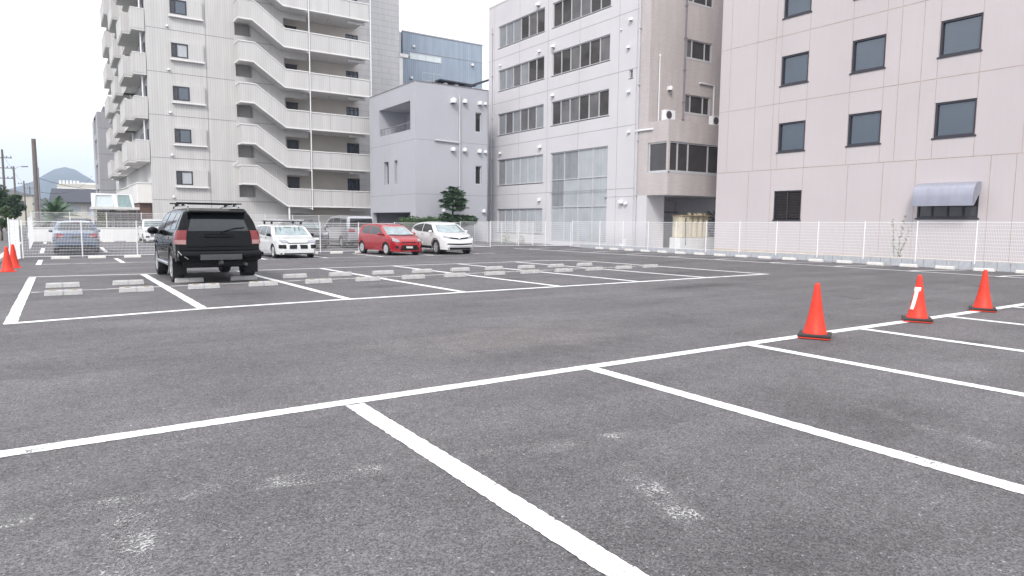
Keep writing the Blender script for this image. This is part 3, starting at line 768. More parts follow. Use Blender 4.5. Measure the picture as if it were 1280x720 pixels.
mb = MB(); mb.tube([(-2.40,.80,.64),(-2.49,.84,.70),(-2.46,.90,.78)], .010, 5); mb.tube([(-2.48,.70,.60),(-2.50,.78,.66)], .008, 5); link('torn_bumper_corner', mb, 'plate_dull', c.root)
mb = MB(); mb.tube([(-2.30,-.52,.47),(-2.52,-.54,.46)], .035, 10); link('exhaust_pipe', mb, 'plastic_grey', c.root, smooth=50)
mb = MB(); mb.prism([(-2.335,.86),(-2.36,.865),(-2.36,.885),(-2.33,.90)], 'y', -.68, .68); link('tailgate_crease', mb, 'car_black', c.root, bevel=.006)
c.seams([[(-1.2,1.2),(-1.2,.95)], [(-.13,1.2),(-.13,.42)], [(1.0,1.18),(1.0,.42)]]); c.handles([(-.98,1.06),(.1,1.05)], 'car_black')
c.mirrors(.80, .92, 1.20, 'car_black', .10, .13, .10)
c.put(3.11, 19.08, 90)

# ---- white estate car with a loaded roof rack
def hatch_front_common(c): pass
c = Car('parked_car', 'white estate car with a silver roof rack, facing the camera', 'car', 'car_white', 1.69,
    [(-2.08,.55),(-2.07,.9),(-1.95,1.25),(-1.75,1.44),(-1.2,1.47),(0,1.475),(.45,1.43),(.62,1.37),(1.22,.98),(1.35,.93),(1.85,.82),(2.0,.72),(2.06,.60),(2.09,.42),(2.09,.26)],
    [(-2.08,.34),(-1.5,.22),(1.5,.2),(2.09,.2)],
    [(.15,.96),(.35,1.0),(.75,1.0),(.95,.975),(1.2,.90),(1.35,.83),(1.45,.78)],
    [(1.24,.30,.30),(-1.30,.30,.30)], [(-2.08,.9),(-1.8,1.0),(1.35,1.0),(1.75,.96),(1.95,.88),(2.09,.74)], arch=.385)
c.chassis(.28); c.add_wheels(.735, .19, 'rim_hubcap', 7)
c.patch('windscreen', 'top', [(1.19,-.71),(1.24,0),(1.19,.71)], [(.66,-.60),(.68,0),(.66,.60)], 'car_glass_bright', 12, 8)
c.both('side_window', [(-1.85,.99),(-.98,.98)], [(-1.72,1.33),(-.98,1.36)], 'car_glass', off=.004)
c.both('side_window', [(-.9,.98),(.02,.96)], [(-.9,1.365),(.02,1.37)], 'car_glass', off=.004)
c.both('side_window', [(.10,.96),(1.02,.95)], [(.10,1.37),(.55,1.335)], 'car_glass', off=.004)
for sg in (1, -1):
    o = c.patch('headlight', 'front', [(sg*.36,.675),(sg*.74,.665)], [(sg*.42,.78),(sg*.735,.80)], 'lamp_clear', 8, 4, .012)
    c.patch('fog_panel', 'front', [(sg*.50,.44),(sg*.76,.45)], [(sg*.50,.60),(sg*.76,.60)], 'plastic_black', 8, 4, .012)
    c.patch('grille', 'front', [(sg*.08,.43),(sg*.37,.43)], [(sg*.05,.60),(sg*.37,.59)], 'plastic_black', 8, 4, .012)
c.patch('grille_slot', 'front', [(-.42,.65),(.42,.65)], [(-.42,.685),(.42,.685)], 'plastic_black', 12, 2, .008)
c.patch('front_lip', 'front', [(-.70,.21),(.70,.21)], [(-.72,.25),(.72,.25)], 'plastic_black', 12, 2, .006)
for x in (.35, -.85):
    mb = MB(); mb.box(x-.02, x+.02, -.70, .70, 1.56, 1.585)
    for sg in (1, -1): mb.box(x-.05, x+.05, sg*.62-.03, sg*.62+.03, 1.45, 1.57)
    link('roof_bar', mb, 'plastic_black', c.root)
mb = MB()
for y in (-.5, -.3, .33, .52): mb.tube([(-1.5, y, 1.615), (.75, y, 1.615)], .028, 8)
mb.box(-1.3, .6, -.12, .18, 1.60, 1.66)
link('rack_ladder', mb, 'rim_silver', c.root, smooth=40)
mb = MB(); mb.tube([(.4, -.75, 1.63), (.4, .75, 1.63)], .035, 8); mb.tube([(-.9, -.72, 1.63), (-.9, .72, 1.63)], .03, 8); link('rack_crossbar', mb, 'rim_silver', c.root, smooth=40)
c.mirrors(.92, .83, 1.0, 'plastic_black', .07, .085, .07); c.handles([(-.62,.86),(.28,.85)], 'plastic_black')
c.seams([[(.06,.95),(.06,.25)], [(-.94,.96),(-.94,.62)], [(1.02,.94),(1.02,.62)]])
c.put(8.2, 29.9, -90); c.root.scale = (1, 1, .97)

# ---- red hatchback with a damaged nose
c = Car('parked_car', 'red hatchback with a dented nose, facing the camera beside the white crossover', 'car', 'car_red', 1.69,
    [(-1.86,.60),(-1.85,.95),(-1.72,1.30),(-1.55,1.46),(-1.0,1.505),(-.3,1.51),(.25,1.46),(.45,1.39),(1.22,.99),(1.35,.945),(1.75,.83),(1.93,.70),(2.0,.56),(2.04,.40),(2.05,.28)],
    [(-1.86,.36),(-1.4,.24),(1.5,.2),(2.05,.2)],
    [(.15,.95),(.35,.99),(.6,1.0),(.8,.985),(.95,.96),(1.2,.88),(1.4,.79),(1.5,.75)],
    [(1.26,.31,.31),(-1.25,.31,.31)], [(-1.86,.86),(-1.6,.97),(-1.2,1.0),(1.3,1.0),(1.7,.955),(1.93,.85),(2.05,.68)], arch=.385)
c.chassis(.28); c.add_wheels(.735, .19, 'rim_hubcap', 8)
c.patch('windscreen', 'top', [(1.20,-.70),(1.26,0),(1.20,.70)], [(.49,-.57),(.53,0),(.49,.57)], 'car_glass_bright', 12, 8)
c.patch('wiper_cowl', 'top', [(1.32,-.66),(1.38,0),(1.32,.66)], [(1.22,-.68),(1.28,0),(1.22,.68)], 'plastic_black', 12, 2, .004)
c.both('side_window', [(-1.35,1.05),(-.95,1.02),(-.50,1.0)], [(-1.22,1.36),(-.9,1.41),(-.50,1.42)], 'car_glass', off=.004)
c.both('side_window', [(-.42,1.0),(.98,.97)], [(-.42,1.42),(.42,1.355)], 'car_glass', off=.004)
for sg in (1, -1):
    c.patch('headlight', 'front', [(sg*.46,.66),(sg*.62,.64),(sg*.76,.70)], [(sg*.50,.76),(sg*.62,.80),(sg*.74,.85)], 'lamp_clear', 8, 5, .012)
c.patch('grille', 'front', [(-.36,.61),(.36,.61)], [(-.40,.645),(.40,.645)], 'plastic_black', 12, 2, .008)
c.patch('lower_grille', 'front', [(-.50,.27),(.50,.27)], [(-.40,.50),(.40,.50)], 'plastic_black', 14, 4, .01)
c.patch('number_plate', 'front', [(-.20,.36),(.14,.35)], [(-.20,.45),(.14,.44)], 'plate_dull', 6, 3, .03)
for sg in (1, -1): c.patch('fog_recess', 'front', [(sg*.56,.34),(sg*.70,.37)], [(sg*.58,.50),(sg*.68,.47)], 'plastic_black', 5, 3, .01)
mb = MB(); random.seed(3)                     # crumpled right-hand corner with hanging trim
for k in range(7):
    a = Vector((1.93+random.uniform(-.03,.03), .60+random.uniform(-.06,.14), .36+.06*k)); mb.obox(a, (random.uniform(.015,.04), .01, .01), (.0, random.uniform(.02,.05), random.uniform(-.02,.02)), (0, random.uniform(-.015,.015), random.uniform(.015,.035)))
link('bent_trim', mb, 'plate_dull', c.root)
mb = MB(); mb.tube([(1.99,.50,.70),(2.02,.56,.55),(1.98,.60,.42),(1.98,.56,.30)], [.03,.02,.03,.02], 6); link('hanging_trim', mb, 'lamp_pink', c.root)
c.mirrors(.80, .83, 1.02, 'car_red', .07, .09, .07); c.handles([(-.22,.90)], 'car_red')
c.seams([[(-.46,.99),(-.46,.42)], [(1.0,.96),(1.0,.62)], [(-.9,1.0),(-1.0,.62)]])
c.put(13.28, 30.3, -86); c.root.scale = (1, 1, .97)

# ---- white crossover
c = Car('parked_car', 'white crossover with a dark front band, right of the red hatchback', 'car', 'car_white', 1.79,
    [(-2.08,.70),(-2.07,.98),(-1.90,1.24),(-1.55,1.48),(-1.0,1.575),(-.3,1.60),(.25,1.56),(.5,1.49),(1.25,1.07),(1.40,1.03),(1.85,.92),(2.02,.80),(2.10,.62),(2.13,.45),(2.14,.32)],
    [(-2.08,.42),(-1.5,.28),(1.5,.26),(2.14,.24)],
    [(.2,.95),(.4,.99),(.7,1.0),(.9,.985),(1.05,.955),(1.3,.87),(1.5,.77),(1.6,.72)],
    [(1.28,.345,.345),(-1.30,.345,.345)], [(-2.08,.84),(-1.8,.96),(-1.3,1.0),(1.35,1.0),(1.75,.96),(2.0,.85),(2.14,.66)], arch=.385)
c.chassis(.34); c.add_wheels(.77, .21, 'rim_silver', 5)
c.patch('windscreen', 'top', [(1.23,-.74),(1.29,0),(1.23,.74)], [(.55,-.58),(.60,0),(.55,.58)], 'car_glass_bright', 12, 8)
c.both('side_window', [(-1.70,1.24),(-1.0,1.11),(-.42,1.09)], [(-1.45,1.38),(-.95,1.47),(-.42,1.50)], 'car_glass', off=.004)
c.both('side_window', [(-.34,1.09),(1.02,1.06)], [(-.34,1.50),(.48,1.44)], 'car_glass', off=.004)
c.patch('front_band', 'front', [(-.46,.78),(0,.735),(.46,.78)], [(-.50,.845),(0,.80),(.50,.845)], 'car_black', 16, 3, .014)
for sg in (1, -1):
    c.patch('headlight', 'front', [(sg*.46,.78),(sg*.78,.83)], [(sg*.48,.865),(sg*.76,.93)], 'lamp_clear', 8, 4, .014)
c.patch('lower_grille', 'front', [(-.66,.50),(0,.47),(.66,.50)], [(-.62,.555),(0,.535),(.62,.555)], 'plastic_black', 14, 3, .01)
c.patch('front_skirt', 'front', [(-.60,.25),(.60,.25)], [(-.62,.36),(.62,.36)], 'plastic_black', 14, 3, .008)
c.patch('skid_strip', 'front', [(-.55,.40),(.55,.40)], [(-.56,.425),(.56,.425)], 'chrome', 14, 2, .012)
c.patch('badge', 'front', [(-.05,.755),(.05,.755)], [(-.05,.83),(.05,.83)], 'chrome', 4, 4, .022)
c.both('sill_cladding', [(-.88,.28),(.86,.28)], [(-.88,.42),(.86,.40)], 'plastic_black', nx=12, nz=2, off=.012)
for wx in (1.28, -1.30):
    c.both('arch_flare', [(wx-.46,.34),(wx-.40,.60),(wx-.2,.77),(wx,.81),(wx+.2,.77),(wx+.40,.60),(wx+.46,.34)], [(wx-.405,.34),(wx-.34,.56),(wx-.17,.70),(wx,.745),(wx+.17,.70),(wx+.34,.56),(wx+.405,.34)], 'plastic_black', nx=20, nz=2, off=.012)
c.mirrors(.86, .87, 1.10, 'car_white', .08, .09, .075); c.handles([(-.20,.98)], 'chrome')
c.seams([[(-.38,1.08),(-.38,.44)], [(1.03,1.05),(1.03,.72)], [(-.9,1.08),(-1.02,.72)]])
c.put(15.75, 29.6, -93); c.root.scale = (1, 1, .97)

# ---- blue saloon seen from behind through the fence
c = Car('parked_car', 'blue saloon seen from behind through the white mesh fence on the left', 'car', 'car_blue', 1.76,
    [(-2.33,.48),(-2.32,.78),(-2.25,.95),(-1.75,1.03),(-1.55,1.05),(-.95,1.38),(-.6,1.44),(0,1.46),(.35,1.42),(1.15,.98),(2.0,.84),(2.25,.68),(2.32,.45),(2.33,.3)],
    [(-2.33,.32),(-1.6,.22),(1.5,.2),(2.33,.22)],
    [(.15,.94),(.4,1.0),(.75,1.0),(.95,.97),(1.15,.89),(1.35,.77),(1.45,.72)],
    [(1.4,.32,.32),(-1.3,.32,.32)], [(-2.33,.84),(-2.1,.94),(-1.8,1.0),(1.5,1.0),(2.0,.93),(2.33,.72)], arch=.385)
c.chassis(.28); c.add_wheels(.76, .20, 'rim_silver', 7)
c.patch('rear_window', 'top', [(-1.55,-.66),(-1.55,.66)], [(-.96,-.54),(-.96,.54)], 'car_glass', 12, 6)
c.patch('windscreen', 'top', [(1.12,-.68),(1.12,.68)], [(.40,-.55),(.40,.55)], 'car_glass', 12, 6)
c.both('side_window', [(-1.2,1.0),(-.2,.99)], [(-.85,1.33),(-.2,1.37)], 'car_glass', off=.004)
c.both('side_window', [(-.1,.99),(.95,.97)], [(-.1,1.37),(.38,1.33)], 'car_glass', off=.004)
for sg in (1, -1):
    o = c.patch('tail_light', 'rear', [(sg*.44,.77),(sg*.76,.72)], [(sg*.44,.86),(sg*.73,.92)], 'lamp_red', 8, 4, .014)
    c.patch('reversing_lens', 'rear', [(sg*.46,.76),(sg*.62,.74)], [(sg*.46,.80),(sg*.62,.80)], 'lamp_pink', 4, 3, .02, parent=o)
c.patch('number_plate', 'rear', [(-.20,.70),(.20,.70)], [(-.20,.84),(.20,.84)], 'plastic_grey', 6, 3, .01)
c.patch('rear_trim', 'rear', [(-.74,.60),(.74,.60)], [(-.74,.64),(.74,.64)], 'lamp_clear', 12, 2, .012)
c.patch('lower_bumper', 'rear', [(-.66,.32),(.66,.32)], [(-.66,.40),(.66,.40)], 'plastic_black', 12, 2, .01)
c.patch('high_brake_light', 'top', [(-1.02,-.14),(-1.02,.14)], [(-.97,-.14),(-.97,.14)], 'lamp_red', 4, 2, .02)
c.mirrors(.75, .86, .98, 'car_blue', .07, .085, .07)
c.put(.66, 36.9, 90)

# ---- small white car, dark car and silver minivan in the far lot
c = Car('parked_car', 'small white car in the far lot, half hidden by the black SUV', 'car', 'car_white', 1.55,
    [(-1.68,.55),(-1.67,1.0),(-1.55,1.42),(-1.3,1.58),(0,1.61),(.5,1.54),(1.1,1.05),(1.5,.96),(1.65,.80),(1.69,.55),(1.7,.3)],
    [(-1.68,.34),(1.7,.22)], [(.15,.96),(.4,1.0),(.9,.99),(1.05,.965),(1.3,.9),(1.6,.80)],
    [(1.18,.29,.29),(-1.18,.29,.29)], [(-1.68,.92),(-1.4,1.0),(1.2,1.0),(1.55,.93),(1.7,.8)], arch=.385)
c.chassis(.3); c.add_wheels(.67, .17, 'rim_hubcap', 7)
c.patch('windscreen', 'top', [(1.07,-.64),(1.07,.64)], [(.56,-.56),(.56,.56)], 'car_glass_bright', 10, 6)
c.both('side_window', [(-1.4,1.05),(-.1,1.04)], [(-1.3,1.48),(-.1,1.50)], 'car_glass', off=.004); c.both('side_window', [(0,1.04),(.95,1.03)], [(0,1.50),(.55,1.47)], 'car_glass', off=.004)
for sg in (1, -1): c.patch('headlight', 'front', [(sg*.36,.70),(sg*.66,.70)], [(sg*.40,.86),(sg*.66,.88)], 'lamp_clear', 6, 4, .012); c.patch('fog_panel', 'front', [(sg*.42,.34),(sg*.62,.34)], [(sg*.42,.46),(sg*.62,.46)], 'plastic_black', 5, 3, .012)
c.patch('grille', 'front', [(-.36,.42),(.36,.42)], [(-.34,.62),(.34,.62)], 'plastic_black', 8, 4, .01)
c.patch('number_plate', 'front', [(-.17,.50),(.17,.50)], [(-.17,.59),(.17,.59)], 'plate_white', 5, 3, .022)
c.mirrors(.85, .76, 1.06, 'car_white', .06, .08, .07); kei = c
c.put(4.95, 47.3, -90); c.root.scale = (.95, .95, .88)

c = Car('parked_car', 'dark grey car facing the camera behind the mesh fence, left of the silver minivan', 'car', 'car_darkgrey', 1.76,
    [(-2.1,.6),(-2.08,1.0),(-1.85,1.4),(-1.4,1.56),(0,1.59),(.4,1.50),(1.15,1.08),(1.9,.94),(2.1,.78),(2.16,.5),(2.17,.3)],
    [(-2.1,.36),(2.17,.24)], [(.15,.95),(.4,1.0),(.85,1.0),(1.05,.965),(1.3,.88),(1.55,.76)],
    [(1.3,.33,.33),(-1.3,.33,.33)], [(-2.1,.9),(-1.7,1.0),(1.4,1.0),(1.9,.94),(2.17,.75)], arch=.385)
c.chassis(.3); c.add_wheels(.76, .20)
c.patch('windscreen', 'top', [(1.12,-.70),(1.12,.70)], [(.46,-.58),(.46,.58)], 'car_glass_bright', 10, 6)
c.both('side_window', [(-1.7,1.06),(-.2,1.05)], [(-1.4,1.42),(-.2,1.46)], 'car_glass', off=.004); c.both('side_window', [(-.1,1.05),(1.0,1.03)], [(-.1,1.46),(.45,1.42)], 'car_glass', off=.004)
for sg in (1, -1): c.patch('headlight', 'front', [(sg*.44,.76),(sg*.74,.78)], [(sg*.46,.86),(sg*.74,.90)], 'lamp_clear', 6, 4, .012)
c.patch('grille', 'front', [(-.42,.60),(.42,.60)], [(-.42,.74),(.42,.74)], 'plastic_black', 8, 3, .01)
c.patch('lower_grille', 'front', [(-.55,.32),(.55,.32)], [(-.5,.46),(.5,.46)], 'plastic_black', 8, 3, .01)
c.patch('number_plate', 'front', [(-.18,.50),(.18,.50)], [(-.18,.60),(.18,.60)], 'plate_white', 5, 3, .02)
c.mirrors(.85, .86, 1.06, 'car_darkgrey', .07, .08, .07); dark = c
c.put(11.55, 38.2, -90)

c = Car('parked_car', 'silver minivan seen from behind through the fence, left of the red hatchback', 'car', 'car_silver', 1.76,
    [(-2.35,.55),(-2.34,1.0),(-2.27,1.45),(-2.17,1.76),(-1.95,1.82),(0,1.85),(.7,1.80),(1.0,1.66),(1.75,1.10),(2.1,.98),(2.3,.80),(2.36,.5),(2.37,.3)],
    [(-2.35,.36),(2.37,.24)], [(.15,.96),(.4,1.0),(.95,1.0),(1.15,.98),(1.5,.92),(1.8,.84)],
    [(1.5,.32,.32),(-1.35,.32,.32)], [(-2.35,.93),(-2.1,1.0),(1.5,1.0),(2.1,.93),(2.37,.76)], arch=.385)
c.chassis(.3); c.add_wheels(.77, .20, 'rim_silver', 6)
c.patch('rear_window', 'rear', [(-.70,1.16),(.70,1.16)], [(-.64,1.66),(.64,1.66)], 'car_glass', 10, 6)
c.both('side_window', [(-2.15,1.17),(-1.2,1.15)], [(-2.08,1.62),(-1.2,1.66)], 'car_glass', off=.004)
c.both('side_window', [(-1.1,1.15),(.05,1.14)], [(-1.1,1.66),(.05,1.68)], 'car_glass', off=.004)
c.both('side_window', [(.15,1.14),(1.45,1.10)], [(.15,1.68),(.75,1.64)], 'car_glass', off=.004)
c.patch('windscreen', 'top', [(1.68,-.7),(1.68,.7)], [(1.08,-.62),(1.08,.62)], 'car_glass', 10, 6)
for sg in (1, -1): c.patch('tail_light', 'rear', [(sg*.42,.90),(sg*.80,.88)], [(sg*.42,1.05),(sg*.79,1.08)], 'lamp_red', 6, 4, .016)
c.patch('number_plate', 'rear', [(-.18,.80),(.18,.80)], [(-.18,.90),(.18,.90)], 'plate_white', 5, 3, .014)
c.patch('tailgate_trim', 'rear', [(-.42,.94),(.42,.94)], [(-.42,1.02),(.42,1.02)], 'chrome', 8, 2, .012)
c.patch('lower_bumper', 'rear', [(-.72,.37),(.72,.37)], [(-.72,.46),(.72,.46)], 'plastic_grey', 8, 2, .01)
c.mirrors(1.15, .87, 1.16, 'car_silver', .08, .09, .08); c.seams([[(-1.15,1.12),(-1.15,.6)], [(.1,1.12),(.1,.35)]])
c.put(14.3, 38.7, 90); van = c
dup(dark.root, (1.6, 54.2, -.13), R(0), 'white-roofed dark car parked across behind the low white wall'.replace('white-roofed dark', 'dark'))
o = dup(kei.root, (-.1, 56.2, -.13), R(180), 'white car parked across beyond the low white wall, behind the blue saloon')

# ------------------------------------------------------------------ buildings
def window(parent, plane, c, u0, u1, z0, z1, fm='frame_alu', gm='glass_grey', mull=(), trans=(), fw=.05, fd=.08, inward=1, sill=None, gd=.05, gms=None):
    """frame with mullions set in a wall hole, its panes as sub-parts"""
    mb = MB()
    def bx(m_, a, b, e, g, d0, d1):
        x0, x1 = sorted((c+inward*d0, c+inward*d1))
        if plane == 'x': m_.box(x0, x1, a, b, e, g)
        else: m_.box(a, b, x0, x1, e, g)
    bx(mb, u0, u1, z0, z0+fw, 0, fd); bx(mb, u0, u1, z1-fw, z1, 0, fd); bx(mb, u0, u0+fw, z0+fw, z1-fw, 0, fd); bx(mb, u1-fw, u1, z0+fw, z1-fw, 0, fd)
    us = [u0+fw]
    for k in mull:
        bx(mb, k-fw*.5, k+fw*.5, z0+fw, z1-fw, .004, fd); us += [k-fw*.5, k+fw*.5]
    us.append(u1-fw)
    for k in trans:
        for a, b in zip(us[::2], us[1::2]): bx(mb, a, b, k-fw*.4, k+fw*.4, .004, fd)
    if sill: bx(mb, u0-.06, u1+.06, z0-sill, z0-.003, -.06, fd)
    o = link('window', mb, fm, parent)
    zs = [z0+fw]
    for k in trans: zs += [k-fw*.4, k+fw*.4]
    zs.append(z1-fw)
    groups = []
    n = 0
    for a, b in zip(us[::2], us[1::2]):
        for e, g in zip(zs[::2], zs[1::2]):
            k = gms[n % len(gms)] if gms else gm; n += 1
            mm = MB(); bx(mm, a, b, e, g, gd, gd+.015); groups.append((k, mm))
    if not gms:
        big = MB()
        for k, mm in groups:
            i = len(big.v); big.v += mm.v; big.f += [tuple(q+i for q in f) for f in mm.f]; big.m += mm.m
        groups = [(gm, big)]
    for k, mm in groups: link('pane', mm, k, o)
    return o
def strip(mb, plane, c, u0, u1, z0, z1, proud=.004, inward=1):
    """a thin sealant joint lying just proud of a wall"""
    a, b = sorted((c-inward*proud, c+inward*.02))
    if plane == 'x': mb.box(a, b, u0, u1, z0, z1)
    else: mb.box(u0, u1, a, b, z0, z1)
def vent(parent, plane, c, u, z, s=.12, name='vent_hood', m_='vent_white', sgn=-1):
    mb = MB(); mb.lathe([(s, 0), (s, s*.9), (s*.8, s*1.35), (s*.3, s*1.6), (0, s*1.62)], (0,0,0), 'z', 14)
    mb.v = [(x, y, zz-s*.9) for x, y, zz in mb.v]
    mb.box(-s*.9, s*.9, -s*.5, s*1.2, -s*.9, s*.5)
    mb.v = [((c+sgn*s*.8)+x*0+ (y*-1 if False else x)*.9, u+y*.9, z+zz) if plane == 'x' else (u+x*.9, c+sgn*s*.8+y*.9, z+zz) for x, y, zz in mb.v]
    link(name, mb, m_, parent, smooth=40)
def shell(mb, x0, x1, y0, y1, z0, z1, skip=''):
    """plain box walls and roof without the named sides (x- x+ y- y+)"""
    if 'w' not in skip: mb.quad((x0,y0,z0),(x0,y1,z0),(x0,y1,z1),(x0,y0,z1))
    if 'e' not in skip: mb.quad((x1,y0,z0),(x1,y1,z0),(x1,y1,z1),(x1,y0,z1))
    if 's' not in skip: mb.quad((x0,y0,z0),(x1,y0,z0),(x1,y0,z1),(x0,y0,z1))
    if 'n' not in skip: mb.quad((x0,y1,z0),(x1,y1,z0),(x1,y1,z1),(x0,y1,z1))
    if 't' not in skip: mb.quad((x0,y0,z1),(x1,y0,z1),(x1,y1,z1),(x0,y1,z1))

# ---- pale pink office on the right
XR = 28.5
b = thing('office_building', 'pale pink panel office building with square dark windows on the right', 'building', (XR, 9, 0))
holes = []; win = []
wy = [(18.32, 19.70), (14.90, 16.31), (11.41, 12.84), (7.95, 9.35), (4.45, 5.85), (1.0, 2.4)]
for k in range(5):
    for (a, e) in wy:
        z0 = 4.84+3.07*k; holes.append((a, e, z0, z0+1.34)); win.append((a, e, z0, z0+1.34))
holes += [(18.34, 19.77, 1.66, 3.02), (11.10, 13.25, 1.74, 2.62), (4.4, 5.8, 1.66, 3.02)]
mb = MB(); mb.wall('x', XR, -8, 23.2, .15, 22, holes, .14, 1); shell(mb, XR, XR+14, -8, 23.2, -.3, 22, 'w')
link('walls', mb, 'right_wall', b)
mb = MB(); mb.box(XR-.03, XR+.05, -8, 23.2, -.3, .15); link('plinth', mb, 'plinth_stain', b)
mb = MB()
for k in range(6): strip(mb, 'x', XR, -8, 23.19, 4.028+3.07*k, 4.05+3.07*k)
for y in (22.6, 21.05, 20.03, 19.72, 18.31, 16.32, 14.89, 14.3, 13.45, 12.86, 11.40, 9.87, 9.37, 7.93, 7.3, 6.5, 5.87, 4.43, 2.42, .98):
    for k in range(5): strip(mb, 'x', XR, y-.008, y+.008, 4.06+3.07*k, 7.07+3.07*k, .003)
for y in (21.25, 19.99, 18.32, 16.2, 14.7, 13.4, 10.8, 10.0, 7.9, 5.9, 4.3): strip(mb, 'x', XR, y-.009, y+.009, .15, 4.02, .003)
link('panel_joints', mb, 'rust_joint', b)
for i, (a, e, z0, z1) in enumerate(win):
    window(b, 'x', XR+.03, a, e, z0, z1, 'frame_dark', 'glass_grey', fw=.075, fd=.12, sill=.06, gd=.09)
lw = [(18.34, 19.77), (4.4, 5.8)]
for (a, e) in lw:
    mb = MB(); z = 1.70
    mb.box(XR+.02, XR+.1, a, a+.05, 1.66, 3.02); mb.box(XR+.02, XR+.1, e-.05, e, 1.66, 3.02); mb.box(XR+.02, XR+.1, (a+e)/2-.025, (a+e)/2+.025, 1.66, 3.02)
    mb.box(XR+.02, XR+.1, a+.05, e-.05, 2.97, 3.02); mb.box(XR-.03, XR+.1, a-.03, e+.03, 1.60, 1.66)
    o = link('louvre_window', mb, 'frame_dark', b); mb = MB()
    while z < 2.95: mb.obox((XR+.065, (a+e)/2, z+.03), (.03, 0, -.018), (0, (e-a)/2-.05, 0), (.003, 0, .005)); z += .075
    mb.box(XR+.11, XR+.13, a+.02, e-.02, 1.68, 3.0); link('louvre_slats', mb, 'louver_dark', o)
window(b, 'x', XR+.03, 11.10, 13.25, 1.74, 2.62, 'frame_dark', 'glass_warm', mull=(11.62, 12.16, 12.72), fw=.06, sill=.06)
mb = MB(); pr = [(XR-.01, 3.10), (XR-.30, 3.06), (XR-.46, 2.98), (XR-.56, 2.82), (XR-.60, 2.55), (XR-.60, 2.19), (XR-.58, 2.19), (XR-.58, 2.54), (XR-.54, 2.80), (XR-.44, 2.95), (XR-.29, 3.03), (XR-.01, 3.07)]
mb.prism(pr, 'y', 11.06, 13.18); o = link('awning', mb, 'awning_blue', b, smooth=35)
mb = MB()
for y in (11.05, 13.17): mb.prism([(XR-.01, 3.08), (XR-.30, 3.04), (XR-.46, 2.95), (XR-.56, 2.80), (XR-.58, 2.19), (XR-.52, 2.19), (XR-.01, 2.75)], 'y', y, y+.02)
link('awning_cheek', mb, 'awning_blue', o)
for y in (-7, 2, 11, 20): pass

# ---- white office with the tiled side
XM = 27.7; YM = 27.4; ZT = 17.35
b = thing('office_building', 'white office building with ribbon windows and a pinkish tiled side face', 'building', (XM, YM, 0)); midb = b
rows = [(.65, 2.40), (4.15, 6.06), (7.86, 9.42), (11.09, 12.60), (14.19, 15.76)]
holes = [(37.27, 42.97, z0, z1) for z0, z1 in rows]+[(30.75, 36.40, z0, z1) for z0, z1 in rows[2:]]+[(30.74, 36.40, .14, 6.06), (28.76, 29.06, 9.72, 10.0+.2)]
mb = MB(); mb.wall('x', XM, YM+.75, 44.3, -.3, ZT, holes, .16, 1)
shell(mb, XM, XM+16, YM, 44.3, -.3, ZT, 'ws'); link('walls', mb, 'mid_wall', b)
mb = MB(); mb.box(XM-.03, XM+.25, YM-.03, 44.33, ZT, ZT+.14); link('roof_coping', mb, 'tower_white', b)
rng = random.Random(5)
for r_, (z0, z1) in enumerate(rows):
    low = r_ < 2
    pick = (lambda n: ['blind_pale']*n if low else [rng.choice(['blind_grey', 'glass_warm', 'blind_grey', 'glass_warm', 'curtain']) for _ in range(n)])
    mu = [37.27+.95*k for k in range(1, 6)]
    window(b, 'x', XM+.06, 37.27, 42.97, z0, z1, 'frame_alu', gms=pick(6)[:-1]+['curtain' if r_ > 0 else 'blind_pale'], mull=mu, fw=.06, sill=.06)
    if r_ >= 2:
        mu = [30.75+.942*k for k in range(1, 6)]
        window(b, 'x', XM+.06, 30.75, 36.40, z0, z1, 'frame_alu', gms=pick(6), mull=mu, fw=.06, sill=.06)
window(b, 'x', XM+.06, 30.74, 36.40, .14, 6.06, 'frame_alu', gms=['blind_pale']*8+['curtain', 'blind_pale', 'curtain', 'curtain'], mull=[32.15, 33.56, 34.98], trans=[2.45, 4.25], fw=.07)
window(b, 'x', XM+.06, 28.76, 29.06, 9.72, 10.2, 'frame_alu', 'blind_grey', fw=.04, sill=.05)
mb = MB()
for z in (3.44, 7.06, 10.22, 13.45): strip(mb, 'x', XM, YM+.75, 44.3, z-.012, z+.012)
for y in (43.5, 40.2, 36.85, 33.56, 29.95, 28.45):
    for z0, z1 in zip((0, 3.46, 7.08, 10.24, 13.47), (3.42, 7.04, 10.20, 13.43, 17.3)):
        inwin = [h for h in holes if h[0] < y < h[1]]
        segs = [(z0, z1)]
        for h in inwin:
            ns = []
            for a, e in segs:
                if h[3] <= a or h[2] >= e: ns.append((a, e)); continue
                if h[2]-.08 > a: ns.append((a, h[2]-.08))
                if h[3] < e: ns.append((h[3], e))
            segs = ns
        for a, e in segs: strip(mb, 'x', XM, y-.01, y+.01, a, e, .003)
link('panel_joints', mb, 'grey_joint', b)
for (y, z, s) in [(37.9,16.1,.15),(37.77,13.0,.1),(36.17,13.0,.14),(37.54,6.6,.13),(42.56,6.55,.1),(36.18,9.85,.12),(37.55,3.0,.12),(42.64,12.95,.08),(28.91,6.7,.09),(28.94,13.0,.11),(29.0,9.0,.1),(29.78,12.62,.05),(29.36,2.7,.14),(29.0,2.6,.1),(29.1,11.5,.1)]: vent(b, 'x', XM, y, z, s)
mb = MB(); mb.tube([(XM-.09, 43.75, 0), (XM-.09, 43.75, 15.9)], .05, 8); mb.tube([(XM-.09, 28.2, -.1), (XM-.09, 28.2, 17.0)], .05, 8)
for z in (3, 6.1, 9.2, 12.3, 15.4): mb.box(XM-.15, XM, 28.12, 28.28, z, z+.05); mb.box(XM-.15, XM, 43.67, 43.83, z, z+.05)
link('drainpipe', mb, 'pipe_pale', b, smooth=40)
